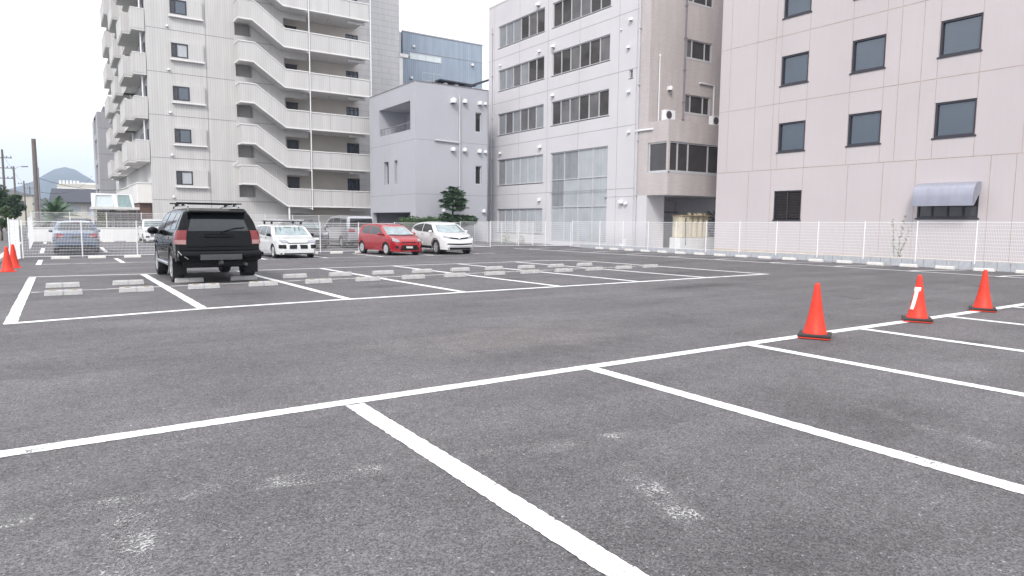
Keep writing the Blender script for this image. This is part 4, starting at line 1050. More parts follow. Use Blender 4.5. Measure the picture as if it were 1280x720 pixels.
mb = MB(); mb.tube([(XM-.15, 29.3, .15), (XM-.2, 28.6, -.1)], .06, 8); mb.box(XM-.1, XM, 28.9, 29.1, 0, .5); link('ground_pipe', mb, 'vent_white', b)
# tiled corner and side face
mb = MB(); sh = [(30.62, 32.78, 7.88+3.12*k, 8.94+3.12*k) for k in range(3)]
mb.wall('y', YM, XM-.02, 40, 3.0, ZT, sh, .16, 1); mb.wall('x', XM-.02, YM, YM+.75, 3.0, ZT, [], .1, 1)
YB = 25.85
mb.wall('y', YB, XM-.02, 36, 3.0, 7.05, [(XM-.02, 36, 4.27, 5.90)], .14, 1); mb.wall('x', XM-.02, YB, YM, 3.0, 7.05, [(YB, YM-.02, 4.27, 5.90)], .14, 1)
mb.quad((XM-.02,YB,7.05),(36,YB,7.05),(36,YM,7.05),(XM-.02,YM,7.05))
link('tiled_walls', mb, 'pink_tile', b)
mb = MB(); mb.quad((XM-.02,YB,3.0),(36,YB,3.0),(36,31,3.0),(XM-.02,31,3.0)); mb.wall('x', XM-.02, YM-.02, YM+.75, -.3, 3.0, [], .1, 1); mb.wall('y', YM-.02, XM-.02, XM+1.4, -.3, 3.0, [], .1, 1)
mb.wall('y', 29.6, XM, 40, -.3, 3.0); link('undercroft', mb, 'mid_wall', b)
mb = MB(); mb.box(XM+1.4, XM+1.45, YM, 29.6, -.3, 3.0); link('undercroft_side', mb, 'pink_tile', b)
for k in range(3):
    window(b, 'y', YM+.05, 30.62, 32.78, 7.88+3.12*k, 8.94+3.12*k, 'frame_alu', gms=['blind_grey', 'glass_warm', 'glass_warm'], mull=(31.1, 32.2), fw=.06, sill=.07)
window(b, 'y', YB+.05, XM+.06, 35.9, 4.27, 5.90, 'frame_alu', gms=['glass_warm'], mull=(28.47, 29.32, 30.98, 32.4, 34), fw=.08, sill=.08)
window(b, 'x', XM+.03, YB+.05, YM-.05, 4.27, 5.90, 'frame_alu', gms=['glass_warm'], fw=.08, sill=.08)
mb = MB(); mb.tube([(30.42, YM-.07, 7.06), (30.42, YM-.07, ZT)], .05, 8)
for z in (7.4, 8.4, 10.2, 12, 13.8): mb.box(30.35, 30.49, YM-.13, YM, z, z+.08)
link('drainpipe', mb, 'pipe_dark', b, smooth=40)
mb = MB(); mb.tube([(28.35, YM-.1, 7.06), (28.35, YM-.1, 10.75)], .035, 8); mb.lathe([(.06, 10.72), (.06, 10.82), (0, 10.86)], (28.35, YM-.1, 0), 'z', 10); link('flue_pipe', mb, 'vent_white', b, smooth=40)
mb = MB(); mb.tube([(31.75, YM-.06, 9.68), (33.02, YM-.06, 9.66), (33.04, YM-.06, 7.3)], .05, 8); link('refrigerant_duct', mb, 'vent_white', b)
mb = MB(); mb.tube([(XM-.07, 28.35, 6.66), (XM-.07, 27.0, 6.64)], .055, 8); link('side_duct', mb, 'vent_white', b)
vent(b, 'y', YM, 29.22, 9.1, .15, 'vent_hood', 'vent_white')
def ac(loc, label, rz=0):
    a = thing('air_conditioner_unit', label, 'air conditioner', loc, 'outdoor air conditioner units'); x, y, z = loc
    mb = MB(); mb.box(x-.39, x+.39, y-.15, y+.15, z+.05, z+.60); mb.box(x-.34, x-.26, y-.15, y+.15, z, z+.05); mb.box(x+.26, x+.34, y-.15, y+.15, z, z+.05); link('casing', mb, 'vent_white', a, bevel=.015)
    mb = MB(); mb.lathe([(.21, -.16), (.22, -.15)], (x-.1, y, z+.33), 'y', 20)
    for k in range(5): mb.lathe([(.04+.035*k, -.158), (.05+.035*k, -.158)], (x-.1, y, z+.33), 'y', 18)
    link('fan_grille', mb, 'plastic_grey', a); a.rotation_euler = (0, 0, rz); return a
ac((28.35, 26.55, 7.06), 'white air conditioner unit at the corner of the ledge on the tiled building')
ac((32.1, 26.4, 7.06), 'white air conditioner unit on the ledge beside the pink office wall')
# cream tank under the overhang
tk = thing('storage_tank', 'cream rust-edged storage tank on a pale concrete base behind the fence', 'tank', (30.7, 27.0, 0))
mb = MB(); mb.box(29.45, 32.3, 26.3, 27.2, -.2, .62); mb.box(29.25, 29.6, 26.2, 26.5, -.2, .62); link('concrete_base', mb, 'low_wall', tk, bevel=.01)
mb = MB(); mb.box(29.56, 30.12, 26.36, 27.1, .64, 1.86)
for k in range(4):
    xc = 30.38+.47*k; mb.tube([(xc, 26.66, .64), (xc, 26.66, 1.84)], .225, 18)
link('tank_body', mb, 'tank_cream', tk, smooth=40)
mb = MB(); mb.box(29.5, 32.0, 26.3, 27.14, 1.85, 1.92); mb.box(29.52, 32.0, 26.32, 27.1, .615, .66); link('tank_rims', mb, 'tank_trim', tk, bevel=.01)
for (xc, r) in ((30.5,.12),(30.95,.1),(31.3,.24),(31.8,.13)): link('tank_lid', MB().lathe([(r,1.92),(r,2.0),(r*.5,2.06),(0,2.07)], (xc, 26.7, 0), 'z', 16), 'tank_cream', tk, smooth=40)
mb = MB(); mb.tube([(29.8, 26.35, 1.7), (29.8, 26.3, .2)], .03, 8); mb.lathe([(.05,0),(.05,.05),(0,.06)], (29.8, 26.3, 1.68), 'z', 10); link('feed_pipe', mb, 'plastic_grey', tk)
pf = thing('pipe_frame', 'dark steel pipe frame in the shadow under the tiled overhang', 'pipe', (29.9, 28.6, 0))
mb = MB(); mb.tube([(29.85, 28.6, -.1), (29.85, 28.6, 2.25)], .04, 8); mb.tube([(29.85, 28.6, 2.1), (31.6, 28.6, 2.1)], .045, 8); link('steel_frame', mb, 'pipe_dark', pf)
mb = MB(); mb.tube([(31.85, 29.0, .5), (31.85, 29.0, 2.8), (31.2, 29.0, 2.85)], .06, 8); link('hanging_pipe', mb, 'pipe_pale', pf)

# ---- lavender building in the middle
XL, YL = 20.16, 41.5; ZL = 10.72
b = thing('apartment_house', 'lavender grey rendered three-storey house with few narrow windows', 'building', (XL, YL, 0))
fh = [(24.86, 25.37, 7.76, 9.12), (24.88, 25.39, 4.08, 5.40)]
lh = [(42.24, 47.55, 7.63, 9.55), (45.92, 46.74, 4.05, 5.72), (44.38, 44.90, 4.05, 5.72), (42.32, 49.0, -.2, 2.04)]
mb = MB(); mb.wall('y', YL, XL, 25.85, -.2, ZL, fh, .2, 1); mb.wall('x', XL, YL, 49.4, -.2, ZL, lh, .35, 1); shell(mb, XL, 25.85, YL, 49.4, -.2, ZL, 'ws')
mb.quad((XL+2.2,42.24,7.63),(XL+2.2,47.55,7.63),(XL+2.2,47.55,9.55),(XL+2.2,42.24,9.55)); mb.quad((XL+.35,42.24,7.63),(XL+2.2,42.24,7.63),(XL+2.2,47.55,7.63),(XL+.35,47.55,7.63))
mb.quad((XL+.35,47.55,7.63),(XL+2.2,47.55,7.63),(XL+2.2,47.55,9.55),(XL+.35,47.55,9.55)); mb.quad((XL+.35,42.24,9.55),(XL+2.2,42.24,9.55),(XL+2.2,47.55,9.55),(XL+.35,47.55,9.55)); mb.quad((XL+.35,42.24,7.63),(XL+2.2,42.24,7.63),(XL+2.2,42.24,9.55),(XL+.35,42.24,9.55))
mb.quad((XL+3,42.32,-.2),(XL+3,49,-.2),(XL+3,49,2.04),(XL+3,42.32,2.04)); mb.quad((XL+.3,42.3,2.04),(XL+3,42.3,2.04),(XL+3,49,2.04),(XL+.3,49,2.04))
link('walls', mb, 'lavender_wall', b)
mb = MB(); mb.box(XL-.03, 25.88, YL-.03, YL+.2, ZL, ZL+.05); mb.box(XL-.03, XL+.2, YL+.2, 49.43, ZL, ZL+.05); link('roof_coping', mb, 'grey_joint', b)
mb = MB()
for z in (6.93, 3.28): strip(mb, 'y', YL, XL, 25.85, z-.012, z+.012); strip(mb, 'x', XL, YL, 49.4, z-.012, z+.012)
link('wall_joints', mb, 'grey_joint', b)
for h in fh: window(b, 'y', YL+.12, *h, 'frame_alu', 'glass_dark', fw=.06, sill=.06)
for h in lh[1:3]: window(b, 'x', XL+.2, *h, 'frame_alu', 'glass_dark', fw=.06)
window(b, 'x', XL+2.1, 42.4, 43.5, 7.65, 9.3, 'frame_alu', 'glass_dark', mull=(42.95,), fw=.06)
mb = MB(); y = 42.3
mb.box(XL+.1, XL+.14, 42.26, 47.53, 8.12, 8.17)
while y < 47.5: mb.box(XL+.11, XL+.13, y, y+.025, 7.63, 8.12); y += .65
link('balcony_rail', mb, 'pipe_dark', b)
for x, z, s in [(23.0,9.75,.22),(23.92,9.8,.17),(25.16,9.8,.17),(25.62,9.8,.12),(23.0,6.45,.17),(23.93,6.47,.16),(25.14,6.45,.16),(25.64,6.43,.13),(22.27,2.2,.12),(25.53,2.22,.14)]: vent(b, 'y', YL, x, z, s)
mb = MB(); mb.tube([(23.54, YL-.08, .1), (23.54, YL-.08, 10.2)], .06, 8); mb.tube([(23.54, YL-.08, 6.9), (21.6, YL-.08, 6.95)], .06, 8); link('drainpipe', mb, 'pipe_pale', b, smooth=40)

# ---- blue metal-clad building behind and a dark roof end beside it
b = thing('metal_clad_building', 'blue-grey metal-clad building rising behind the lavender house', 'building', (32, 60, 0))
mb = MB(); shell(mb, 27.9, 36.73, 60, 75, -.3, 19.25); mb.box(25.8, 27.35, 60.4, 75, -.3, 19.0); link('walls', mb, 'blue_siding', b)
mb = MB(); mb.box(27.85, 36.78, 59.95, 60.2, 19.25, 19.36); strip(mb, 'y', 60, 28.0, 36.7, 17.55, 17.6, .03); link('roof_trim', mb, 'grey_concrete', b)
mb = MB(); mb.tube([(27.62, 60.1, 0), (27.62, 60.1, 19.2)], .13, 10); mb.tube([(27.62, 60.0, 17.2), (28.6, 59.9, 17.1)], .06, 6); link('downpipe', mb, 'pipe_pale', b)
window(b, 'y', 59.96, 28.6, 32.0, 16.84, 17.42, 'frame_alu', 'canopy_glass', mull=(29.45, 30.3, 31.15), fw=.05, inward=1, gd=.02)
for x, z in ((29.0,16.55+1.5),(35.5,17.2),(28.75,15.1),(35.45,14.95)): vent(b, 'y', 60, x, z, .14)
b = thing('roof_shed', 'dark pitched metal canopy on the flat roof below the blue building', 'roof', (32.5, 58, 0))
mb = MB(); mb.obox((32.6, 58.6, 14.72), (2.0, 0, -.05), (0, 1.0, 0), (0, 0, .06)); link('canopy_roof', mb, 'roof_dark', b)
mb = MB(); mb.box(30.9, 34.3, 58.2, 59.4, -.3, 14.3); link('walls', mb, 'grey_concrete', b)
for x in (31.4, 32.6, 33.7): vent(b, 'y', 58.2, x, 14.5, .22)
mb = MB()
for x in (29.2, 30.4): mb.tube([(x, 58.5, 13.0), (x, 58.5, 15.5)], .025, 6)
for z in (14.7, 15.4): mb.tube([(29.2, 58.5, z), (31.3, 58.5, z)], .025, 6)
link('roof_rail', mb, 'pipe_pale', b)
b = thing('neighbouring_house', 'dark eave of a grey house between the lavender house and the white office', 'building', (31, 52, 0))
mb = MB(); shell(mb, 29.6, 33, 50.3, 58, -.3, 12.75); link('walls', mb, 'grey_concrete', b); mb = MB(); mb.prism([(29.3, 12.65), (33.4, 14.3), (33.4, 14.45), (29.25, 12.85)], 'y', 50, 58.2); link('roof', mb, 'roof_dark', b)

# ---- apartment tower
YT = 52.0; H0 = 2.75; ST = 2.87; NF = 10
b = thing('apartment_tower', 'tall ribbed beige apartment tower with zigzag outside stairs and stepped balconies', 'building', (13, YT, 0)); tower = b
ZTOP = 31.5
holes = []
for k in range(NF):
    holes.append((11.10, 12.25, 2.95+ST*k, 3.90+ST*k)) if k else None
    holes.append((6.97, 8.02, 3.81+ST*k+.02, 4.75+ST*k))
holes = [h for h in holes if h[3] < ZTOP]
mb = MB(); mb.wall('y', YT, 5.48, 14.55, -.3, ZTOP, [(11.12, 12.25, .2+ST*k, 1.16+ST*k) for k in range(1, NF)], .8, 1)
for k in range(NF): mb.wall('y', YT, 14.55, 16.25, 2.0+ST*k-.05, H0+ST*k-.02)
mb.wall('y', YT, 14.55, 16.25, -.3, .0)
mb.quad((5.48,YT,3.9),(5.48,85,3.9),(5.48,85,ZTOP),(5.48,YT,ZTOP)); mb.quad((5.48,YT,ZTOP),(21,YT,ZTOP),(21,85,ZTOP),(5.48,85,ZTOP))
mb.quad((5.48,YT,-.3),(5.48,85,-.3),(5.48,85,3.9),(5.48,YT,3.9)); mb.quad((14.55,YT,-.3),(14.55,53.6,-.3),(14.55,53.6,ZTOP),(14.55,YT,ZTOP))
for k in range(1, NF): mb.quad((11.0,YT+.8,.1+ST*k),(12.35,YT+.8,.1+ST*k),(12.35,YT+.8,1.25+ST*k),(11.0,YT+.8,1.25+ST*k))
link('ribbed_walls', mb, 'tower_rib', b)
dh = [(15.08, 15.98, H0+ST*k, H0+ST*k+2.0) for k in range(NF)]+[(19.9, 21.0, H0+ST*k, H0+ST*k+2.15) for k in range(NF)]
mb = MB(); mb.wall('y', 53.6, 14.55, 20.95, -.3, ZTOP, dh, .1, 1); mb.quad((20.95,53.6,-.3),(20.95,57,-.3),(20.95,57,ZTOP),(20.95,53.6,ZTOP)); link('gallery_wall', mb, 'tower_inner', b)
mb = MB()
for k in range(NF+1): strip(mb, 'y', YT, 5.48, 11.05 if k else 14.5, H0+ST*k-.02, H0+ST*k+.02, .004); strip(mb, 'y', YT, 12.3, 14.5, H0+ST*k-.02, H0+ST*k+.02, .004)
for k in range(NF+1): strip(mb, 'y', YT, 9.16, 9.20, H0+ST*(k-1)+.02, H0+ST*k-.02, .004)
link('wall_joints', mb, 'grey_joint', b)
for k in range(NF):     # bay panels with a window in their left half
    z = 3.66+ST*k; mb = MB()
    Y0 = YT-.16
    mb.wall('y', Y0, 6.95, 9.0, z+.04, z+1.24, [(6.97, 8.02, z+.15, z+1.10)], .1, 1)
    mb.quad((6.95,Y0,z+.04),(6.95,YT,z+.04),(6.95,YT,z+1.24),(6.95,Y0,z+1.24)); mb.quad((9.0,Y0,z+.04),(9.0,YT,z+.04),(9.0,YT,z+1.24),(9.0,Y0,z+1.24)); mb.quad((6.95,Y0,z+1.24),(9,Y0,z+1.24),(9,YT,z+1.24),(6.95,YT,z+1.24))
    o = link('window_bay', mb, 'tower_rib', b); link('bay_ledge', MB().box(6.9, 9.05, Y0-.06, YT, z-.05, z+.04), 'tower_white', o)
    window(b, 'y', Y0-.01, 6.97, 8.02, z+.15, z+1.10, 'frame_dark', gms=['glass_dark', 'glass_grey' if k % 3 else 'blind_pale'], mull=(7.3,), fw=.075)
    vent(b, 'y', YT, 6.78, 2.98+ST*k, .085)
YS = 50.72
for k in range(NF):
    d = ST*k; mb = MB()
    prof = [(11.10, 4.02+d), (12.05, 4.02+d), (14.22, 2.50+d), (15.98, 2.48+d), (15.98, 3.71+d), (14.32, 3.71+d), (12.16, 5.27+d), (11.10, 5.27+d)]
    mb.prism(prof, 'y', YS, YS+.14); mb.box(11.10, 11.24, YS+.14, YT, 4.02+d, 5.27+d); o = link('stair_parapet', mb, 'tower_rib', b)
    mb = MB()
    top = [(11.06, 5.27+d), (12.17, 5.27+d), (14.33, 3.71+d), (15.98, 3.71+d)]; botm = [(11.06, 4.02+d), (12.04, 4.02+d), (14.21, 2.50+d), (15.98, 2.48+d)]
    for pl, dz in ((top, .07), (botm, -.09)):
        for (a, e) in zip(pl, pl[1:]): mb.prism([a, e, (e[0], e[1]+dz), (a[0], a[1]+dz)], 'y', YS-.04, YS+.18)
        z_ = pl[0][1]; mb.box(11.06, 11.28, YS+.18, YT, min(z_, z_+dz), max(z_, z_+dz))
    link('stair_trim', mb, 'tower_white', o)
    mb = MB(); mb.prism([(11.24, 3.95+d), (12.05, 3.95+d), (14.22, 2.44+d), (14.22, 2.62+d), (12.1, 4.15+d), (11.24, 4.15+d)], 'y', YS+.15, YT-.003); link('stair_flight', mb, 'soffit', b)
    mb = MB(); mb.box(16.10, 20.72, YS, YS+.14, 2.50+d, 3.68+d); mb.box(20.58, 20.72, YS+.14, 53.6, 2.50+d, 3.68+d); o = link('gallery_parapet', mb, 'tower_rib', b)
    mb = MB(); mb.box(16.07, 20.76, YS-.04, YS+.18, 3.68+d, 3.75+d); mb.box(16.07, 20.76, YS-.04, YS+.18, 2.41+d, 2.50+d); link('gallery_trim', mb, 'tower_white', o)
    mb = MB()
    for x in (17.55, 19.2): mb.box(x-.012, x+.012, YS-.003, YS+.01, 2.51+d, 3.67+d)
    link('parapet_joint', mb, 'grey_joint', o)
    mb = MB(); mb.box(14.25, 20.55, YS+.18, 53.58, 2.42+d, 2.58+d); link('floor_slab', mb, 'soffit', b)
    mb = MB(); mb.box(15.08, 15.98, 53.63, 53.67, H0+d, H0+d+2.0); mb.box(15.05, 16.01, 53.585, 53.63, H0+d+1.95, H0+d+2.03); link('door', mb, 'door_dark', b)
    window(b, 'y', 53.62, 19.9, 20.95, H0+d, H0+d+2.1, 'frame_dark', 'glass_grey', mull=(20.2, 20.55), trans=(H0+d+1.9,), fw=.06)
    mb = MB(); mb.box(19.2, 20.6, YS+.5, YS+.62, 2.2+d, 2.36+d); link('ceiling_beam', mb, 'soffit', b)
    link('drain_spout', MB().tube([(15.4, YS+.3, 2.35+d), (16.05, YS-.06, 2.28+d)], .035, 6), 'pipe_pale', b); link('ceiling_lamp', MB().lathe([(.08,2.30+d),(.09,2.42+d)], (18.0, YS+1.4, 0), 'z', 10), 'pipe_pale', b)
mb = MB()
for x in (16.04, 20.84): mb.tube([(x, YS-.07, 2.2), (x, YS-.05, ZTOP)], .04, 8)
mb.tube([(14.35, YS+.1, -.2), (14.35, YS+.1, 2.4)], .07, 8); link('downpipe', mb, 'vent_white', b, smooth=40)
mb = MB(); mb.wall('y', 52.6, 14.55, 21.0, -.3, 2.4); link('ground_floor_wall', mb, 'tower_inner', b)
mb = MB(); mb.box(8.0, 9.0, YT-.2, YT, 1.72, 1.80); mb.tube([(10.7, YT-.05, 5.3), (11.0, YT-.35, 5.65)], .03, 6); link('wall_bracket', mb, 'vent_white', b)
mb = MB(); shell(mb, 20.6, 26.17, 57, 70, -.3, ZTOP); link('tiled_annex', mb, 'annex_tile', b)
mb = MB(); mb.box(26.17, 26.5, 57.0, 57.3, -.3, 16.1); mb.box(26.17, 27.0, 56.9, 57.4, 16.1, 16.4); link('annex_edge', mb, 'tower_white', b)
# stepped balconies on the left flank
stacks = [(4.65, YT, 57.6), (4.70, 60.3, 66.3), (4.78, 70.5, 77)]
for k in range(1, NF):
    z0 = 2.55+ST*k
    for si, (xb_, y0, y1) in enumerate(stacks):
        mb = MB(); t = .12; h = 1.28
        mb.box(xb_, 5.44, y0, y0+t, z0, z0+h)                                     # front panel
        mb.box(xb_, xb_+t, y0+t, y0+1.6, z0, z0+h); mb.box(xb_-.45, xb_, y0+1.48, y0+1.6, z0, z0+h); mb.box(xb_-.45, xb_-.33, y0+1.6, y1, z0, z0+h)
        mb.box(xb_-.33, 5.44, y1-t, y1, z0, z0+h)
        o = link('balcony', mb, 'tower_rib', b)
        mb = MB(); mb.box(xb_-.02, 5.44, y0-.02, y0+t+.02, z0+h, z0+h+.05); mb.box(xb_-.02, xb_+t+.02, y0+t+.02, y0+1.48, z0+h, z0+h+.05); mb.box(xb_-.47, xb_-.31, y0+1.5, y1, z0+h, z0+h+.05); link('balcony_cap', mb, 'tower_white', o)
        mb = MB(); mb.box(xb_+.02, 5.44, y0+.02, y0+1.5, z0-.12, z0-.003); mb.box(xb_-.42, 5.44, y0+1.5, y1, z0-.12, z0-.003); mb.box(xb_+.05, 5.44, y1, y1+3.6, z0-.12, z0-.003); link('balcony_slab', mb, 'soffit', o)
        if si < 2:
            mb = MB(); mb.box(5.38, 5.47, y0+.5, y0+2.3, z0+.1, z0+2.1); mb.box(5.38, 5.47, y0+3.0, y0+5.2, z0+.1, z0+2.1); link('balcony_door', mb, 'door_dark', o)
            mb = MB(); mb.tube([(5.2, y0+.35, z0), (5.2, y0+.35, z0+2.7)], .05, 8); link('balcony_pipe', mb, 'vent_white', o)
# first-floor block, brown panel and entrance canopy on the left
mb = MB(); mb.box(4.62, 5.478, YT+.35, 72, 2.52, 3.84); link('entrance_block', mb, 'tower_side', b); mb = MB(); mb.box(4.58, 5.47, YT+.31, 72, 3.84, 3.90); link('entrance_cap', mb, 'tower_white', b)
mb = MB(); mb.box(4.70, 5.46, YT+.6, 56, -.3, 2.5); link('brown_panel', mb, 'brown_panel', b)
cn = MB(); cn.box(1.85, 4.55, 50.75, 53.6, 2.02, 2.18); o = link('entrance_canopy', cn, 'soffit', b)
mb = MB(); mb.prism([(1.86, 2.18), (2.04, 2.18), (2.12, 2.92), (3.0, 2.94), (3.06, 3.03), (1.86, 3.05)], 'y', 50.8, 50.95)
mb.prism([(3.06, 3.03), (2.98, 2.94), (3.12, 2.18), (3.34, 2.18), (3.24, 3.03)], 'y', 50.8, 50.95); mb.prism([(3.98, 2.96), (4.12, 2.96), (4.28, 2.18), (4.14, 2.18)], 'y', 50.8, 50.95); mb.box(3.26, 4.1, 50.82, 50.94, 2.965, 3.02)
link('canopy_frame', mb, 'white_paint_metal', o)
link('canopy_panel', MB().box(2.06, 3.08, 50.86, 50.9, 2.19, 2.93), 'canopy_glass', o); link('canopy_panel', MB().box(3.33, 4.12, 50.86, 50.9, 2.19, 2.96), 'canopy_glass_green', o)
mb = MB(); mb.box(1.9, 1.98, 51, 53.4, -.2, 2.02); mb.box(3.1, 3.25, 53.2, 53.4, -.2, 2.02); link('canopy_post', mb, 'pipe_pale', o)
mb = MB(); mb.box(2.3, 4.65, 54.5, 54.6, -.2, 2.0); link('entrance_glazing', mb, 'glass_warm', b)
for x in (3.2, 3.65, 4.1):
    mb = MB(); mb.box(x, x+.1, 54.36, 54.46, -.2, 2.0); link('entrance_post', mb, 'brown_panel', b)

# ---- grey block behind the tower, dark-roofed house, long pale building and hill
b = thing('apartment_block', 'narrow grey concrete apartment block just left of the tower', 'building', (8, 90, 0))
mb = MB(); oh = [(93, 97.5, 2.6+2.9*k, 4.9+2.9*k) for k in range(4)]
mb.wall('x', 4.25, 90, 101, -.3, 13.4, oh, 1.2, 1); shell(mb, 4.25, 14, 90, 101, -.3, 13.4, 'w'); mb.quad((5.45,92,1),(5.45,98.5,1),(5.45,98.5,13.2),(5.45,92,13.2)); link('walls', mb, 'grey_concrete', b)
mb = MB(); mb.box(5.2, 14.1, 89.9, 90.3, 13.4, 13.6); mb.box(5.0, 7, 92, 96, 13.6, 14.3); link('roof_edge', mb, 'roof_tile_grey', b)
mb = MB()
for k in range(1, 5): strip(mb, 'y', 90, 4.25, 14, 2.9*k-.03, 2.9*k+.03, .01)
link('wall_joints', mb, 'grey_joint', b)
b = thing('house', 'low beige house with a dark pitched roof in front of the hill', 'house', (3, 130, 0))
hh = [(1.4, 3.4, 2.2, 3.6), (4.0, 5.4, 1.8, 3.6)]
mb = MB(); mb.wall('y', 130, -.3, 9, -.3, 4.2, hh, .2, 1); shell(mb, -.3, 9, 130, 140, -.3, 4.2, 's'); link('wall', mb, 'beige_wall', b)
mb = MB(); mb.quad((-1.0,129.2,4.0),(9.6,129.2,4.0),(9.6,134.5,6.25),(-.55,134.5,6.25)); mb.quad((9.6,140.8,4.0),(-1.0,140.8,4.0),(-.55,134.5,6.25),(9.6,134.5,6.25)); mb.quad((-1,129.2,3.82),(9.6,129.2,3.82),(9.6,129.2,4.0),(-1,129.2,4.0)); mb.quad((-1,129.2,4.0),(-1,140.8,4.0),(-.55,134.5,6.25)); link('roof', mb, 'roof_dark', b)
for h in hh: window(b, 'y', 130.05, *h, 'frame_alu', 'blind_pale', mull=((h[0]+h[1])/2,), fw=.09)
b = thing('long_building', 'long pale flat-roofed building at the foot of the hill', 'building', (10, 300, 0))
mb = MB(); mb.box(.6, 40, 300, 320, -.3, 14.0); link('walls', mb, 'beige_wall', b); mb = MB(); mb.box(.4, 40, 299.8, 300.2, 12.2, 12.6)
for k in range(6): mb.box(1.2+1.1*k, 1.9+1.1*k, 301, 303, 14.0, 15.3)
mb.box(5.2, 40, 302, 306, 14.0, 14.7); link('roof_plant', mb, 'low_wall', b)
for i, (x, y, wd, h, m_) in enumerate([(-3.4, 150, 3.6, 3.9, 'grey_concrete'), (-12, 170, 8, 6, 'beige_wall'), (-1.2, 200, 3.0, 5.6, 'tower_side')]):
    lab = ['small grey house low down behind the tall utility pole', 'beige house beside the trees on the left street', 'pale narrow house in the distance between the poles and the dark roof'][i]
    b = thing('distant_house', lab, 'house', (x, y, 0)); mb = MB(); shell(mb, x, x+wd, y, y+8, -.3, h); link('walls', mb, m_, b)
    mb = MB(); mb.prism([(x-.3, h), (x+wd+.3, h), (x+wd/2, h+1.2)], 'y', y-.3, y+8.3); link('roof', mb, 'roof_tile_grey', b)
    mb = MB(); mb.box(x+wd*.2, x+wd*.42, y-.03, y+.05, h*.5, h*.8); mb.box(x+wd*.6, x+wd*.82, y-.03, y+.05, h*.5, h*.8); link('window', mb, 'glass_dark', b)
mb = MB(); NX, NY = 90, 24
for j in range(NY+1):
    for i in range(NX+1):
        x = -900+1800*i/NX; y = 1500+700*j/NY
        rg = 82*math.exp(-((x-18)/62)**2)+62*math.exp(-((x-130)/120)**2)+50*math.exp(-((x+75)/75)**2)+38*math.exp(-((x+330)/230)**2)+45*math.exp(-((x-480)/300)**2)
        e = math.sin(math.pi*min(1, j/(NY*.55))/2) if j < NY*.55 else math.cos(math.pi/2*(j/NY-.55)/.45)
        nz_ = noise.fractal(Vector((x*.012, y*.012, 2)), 1, 2, 5)*7
        mb.v.append((x, y, -2+max(0, rg*e*.93+nz_*e)))
for j in range(NY):
    for i in range(NX): mb.f.append((j*(NX+1)+i, j*(NX+1)+i+1, (j+1)*(NX+1)+i+1, (j+1)*(NX+1)+i)); mb.m.append(0)
struct(link('hill', mb, 'hill_green', smooth=180, recalc=False))

# ------------------------------------------------------------------ the air itself
hm = bpy.data.materials.new('haze_air'); hm.use_nodes = True; hn = hm.node_tree; hn.nodes.clear()
ho = hn.nodes.new('ShaderNodeOutputMaterial'); hv = hn.nodes.new('ShaderNodeVolumePrincipled'); hv.inputs['Color'].default_value = (.66, .78, .98, 1); hv.inputs['Density'].default_value = .00050; hv.inputs['Anisotropy'].default_value = .2
hn.links.new(hv.outputs[0], ho.inputs['Volume']); MATS['haze_air'] = hm
struct(link('haze', MB().box(-1400, 1400, -500, 2400, -1.5, 150), 'haze_air'), 'stuff')

# ------------------------------------------------------------------ poles, cables, plants
def pole(label, x, y, h, r, arms=(), lamp=False):
    t = thing('utility_pole', label, 'utility pole', (x, y, 0), 'utility poles along the left street')
    mb = MB(); mb.tube([(x, y, -.3), (x, y, h)], [r, r*.72], 12); link('shaft', mb, 'pole_concrete', t, smooth=50)
    for z in arms:
        mb = MB(); mb.box(x-.9, x+.9, y-.05, y+.05, z, z+.1)
        for dx in (-.8, -.4, .4, .8): mb.lathe([(.05, z+.1), (.07, z+.2), (.03, z+.28), (0, z+.3)], (x+dx, y, 0), 'z', 8)
        link('cross_arm', mb, 'pipe_dark', t)
    if lamp:
        mb = MB(); mb.tube([(x, y, h-.5), (x+.5, y-.2, h-.05), (x+1.0, y-.3, h)], .05, 6); o = link('lamp_arm', mb, 'pipe_pale', t); mb = MB(); mb.obox((x+1.3, y-.35, h), (.4,0,.03), (0,.16,0), (0,0,.08)); link('lamp_head', mb, 'pipe_dark', o)
    return t
t = pole('thick bare brown pole standing tallest at the far end of the lot', -1.0, 52.6, 6.4, .165)
mb = MB(); mb.tube([(-.86, 52.45, 1), (-.86, 52.45, 4.6)], .05, 6); link('conduit', mb, 'pipe_dark', t)
pole('slim grey utility pole with cross arms, leftmost of the street poles', -5.0, 100, 9.4, .15, (8.4, 7.2, 6.0))
pole('distant utility pole carrying a street lamp', -4.8, 120, 8.7, .16, (), True)
pole('short distant utility pole left of the thick brown pole', -4.65, 150, 8.0, .15, (7.4,))
pole('farthest thin utility pole just left of the thick brown pole', -4.5, 175, 8.0, .14, (7.5,))
def cable(label, a, b_, sag=.6):
    a, b_ = Vector(a), Vector(b_); pts = []
    for k in range(17):
        t_ = k/16; p = a.lerp(b_, t_); p.z -= sag*4*t_*(1-t_); pts.append(p)
    o = link('power_cable', MB().tube(pts, .014, 5), 'cable_black'); tag(o, label, 'cable', 'overhead cables')
cable('thin overhead cable running from the brown pole to the apartment tower', (-1.0, 52.6, 4.0), (5.4, 60, 3.9), .5)
cable('highest thin overhead cable above the left street', (-5.0, 100, 9.0), (-4.5, 175, 8.0), .9)
cable('thin overhead cable crossing from the left edge to the slim street pole', (-9, 60, 7.0), (-5.0, 100, 8.4), .7)
cable('thin overhead cable passing before the dark roof to the grey block', (-.95, 52.6, 3.1), (3.6, 92, 6.3), .8)

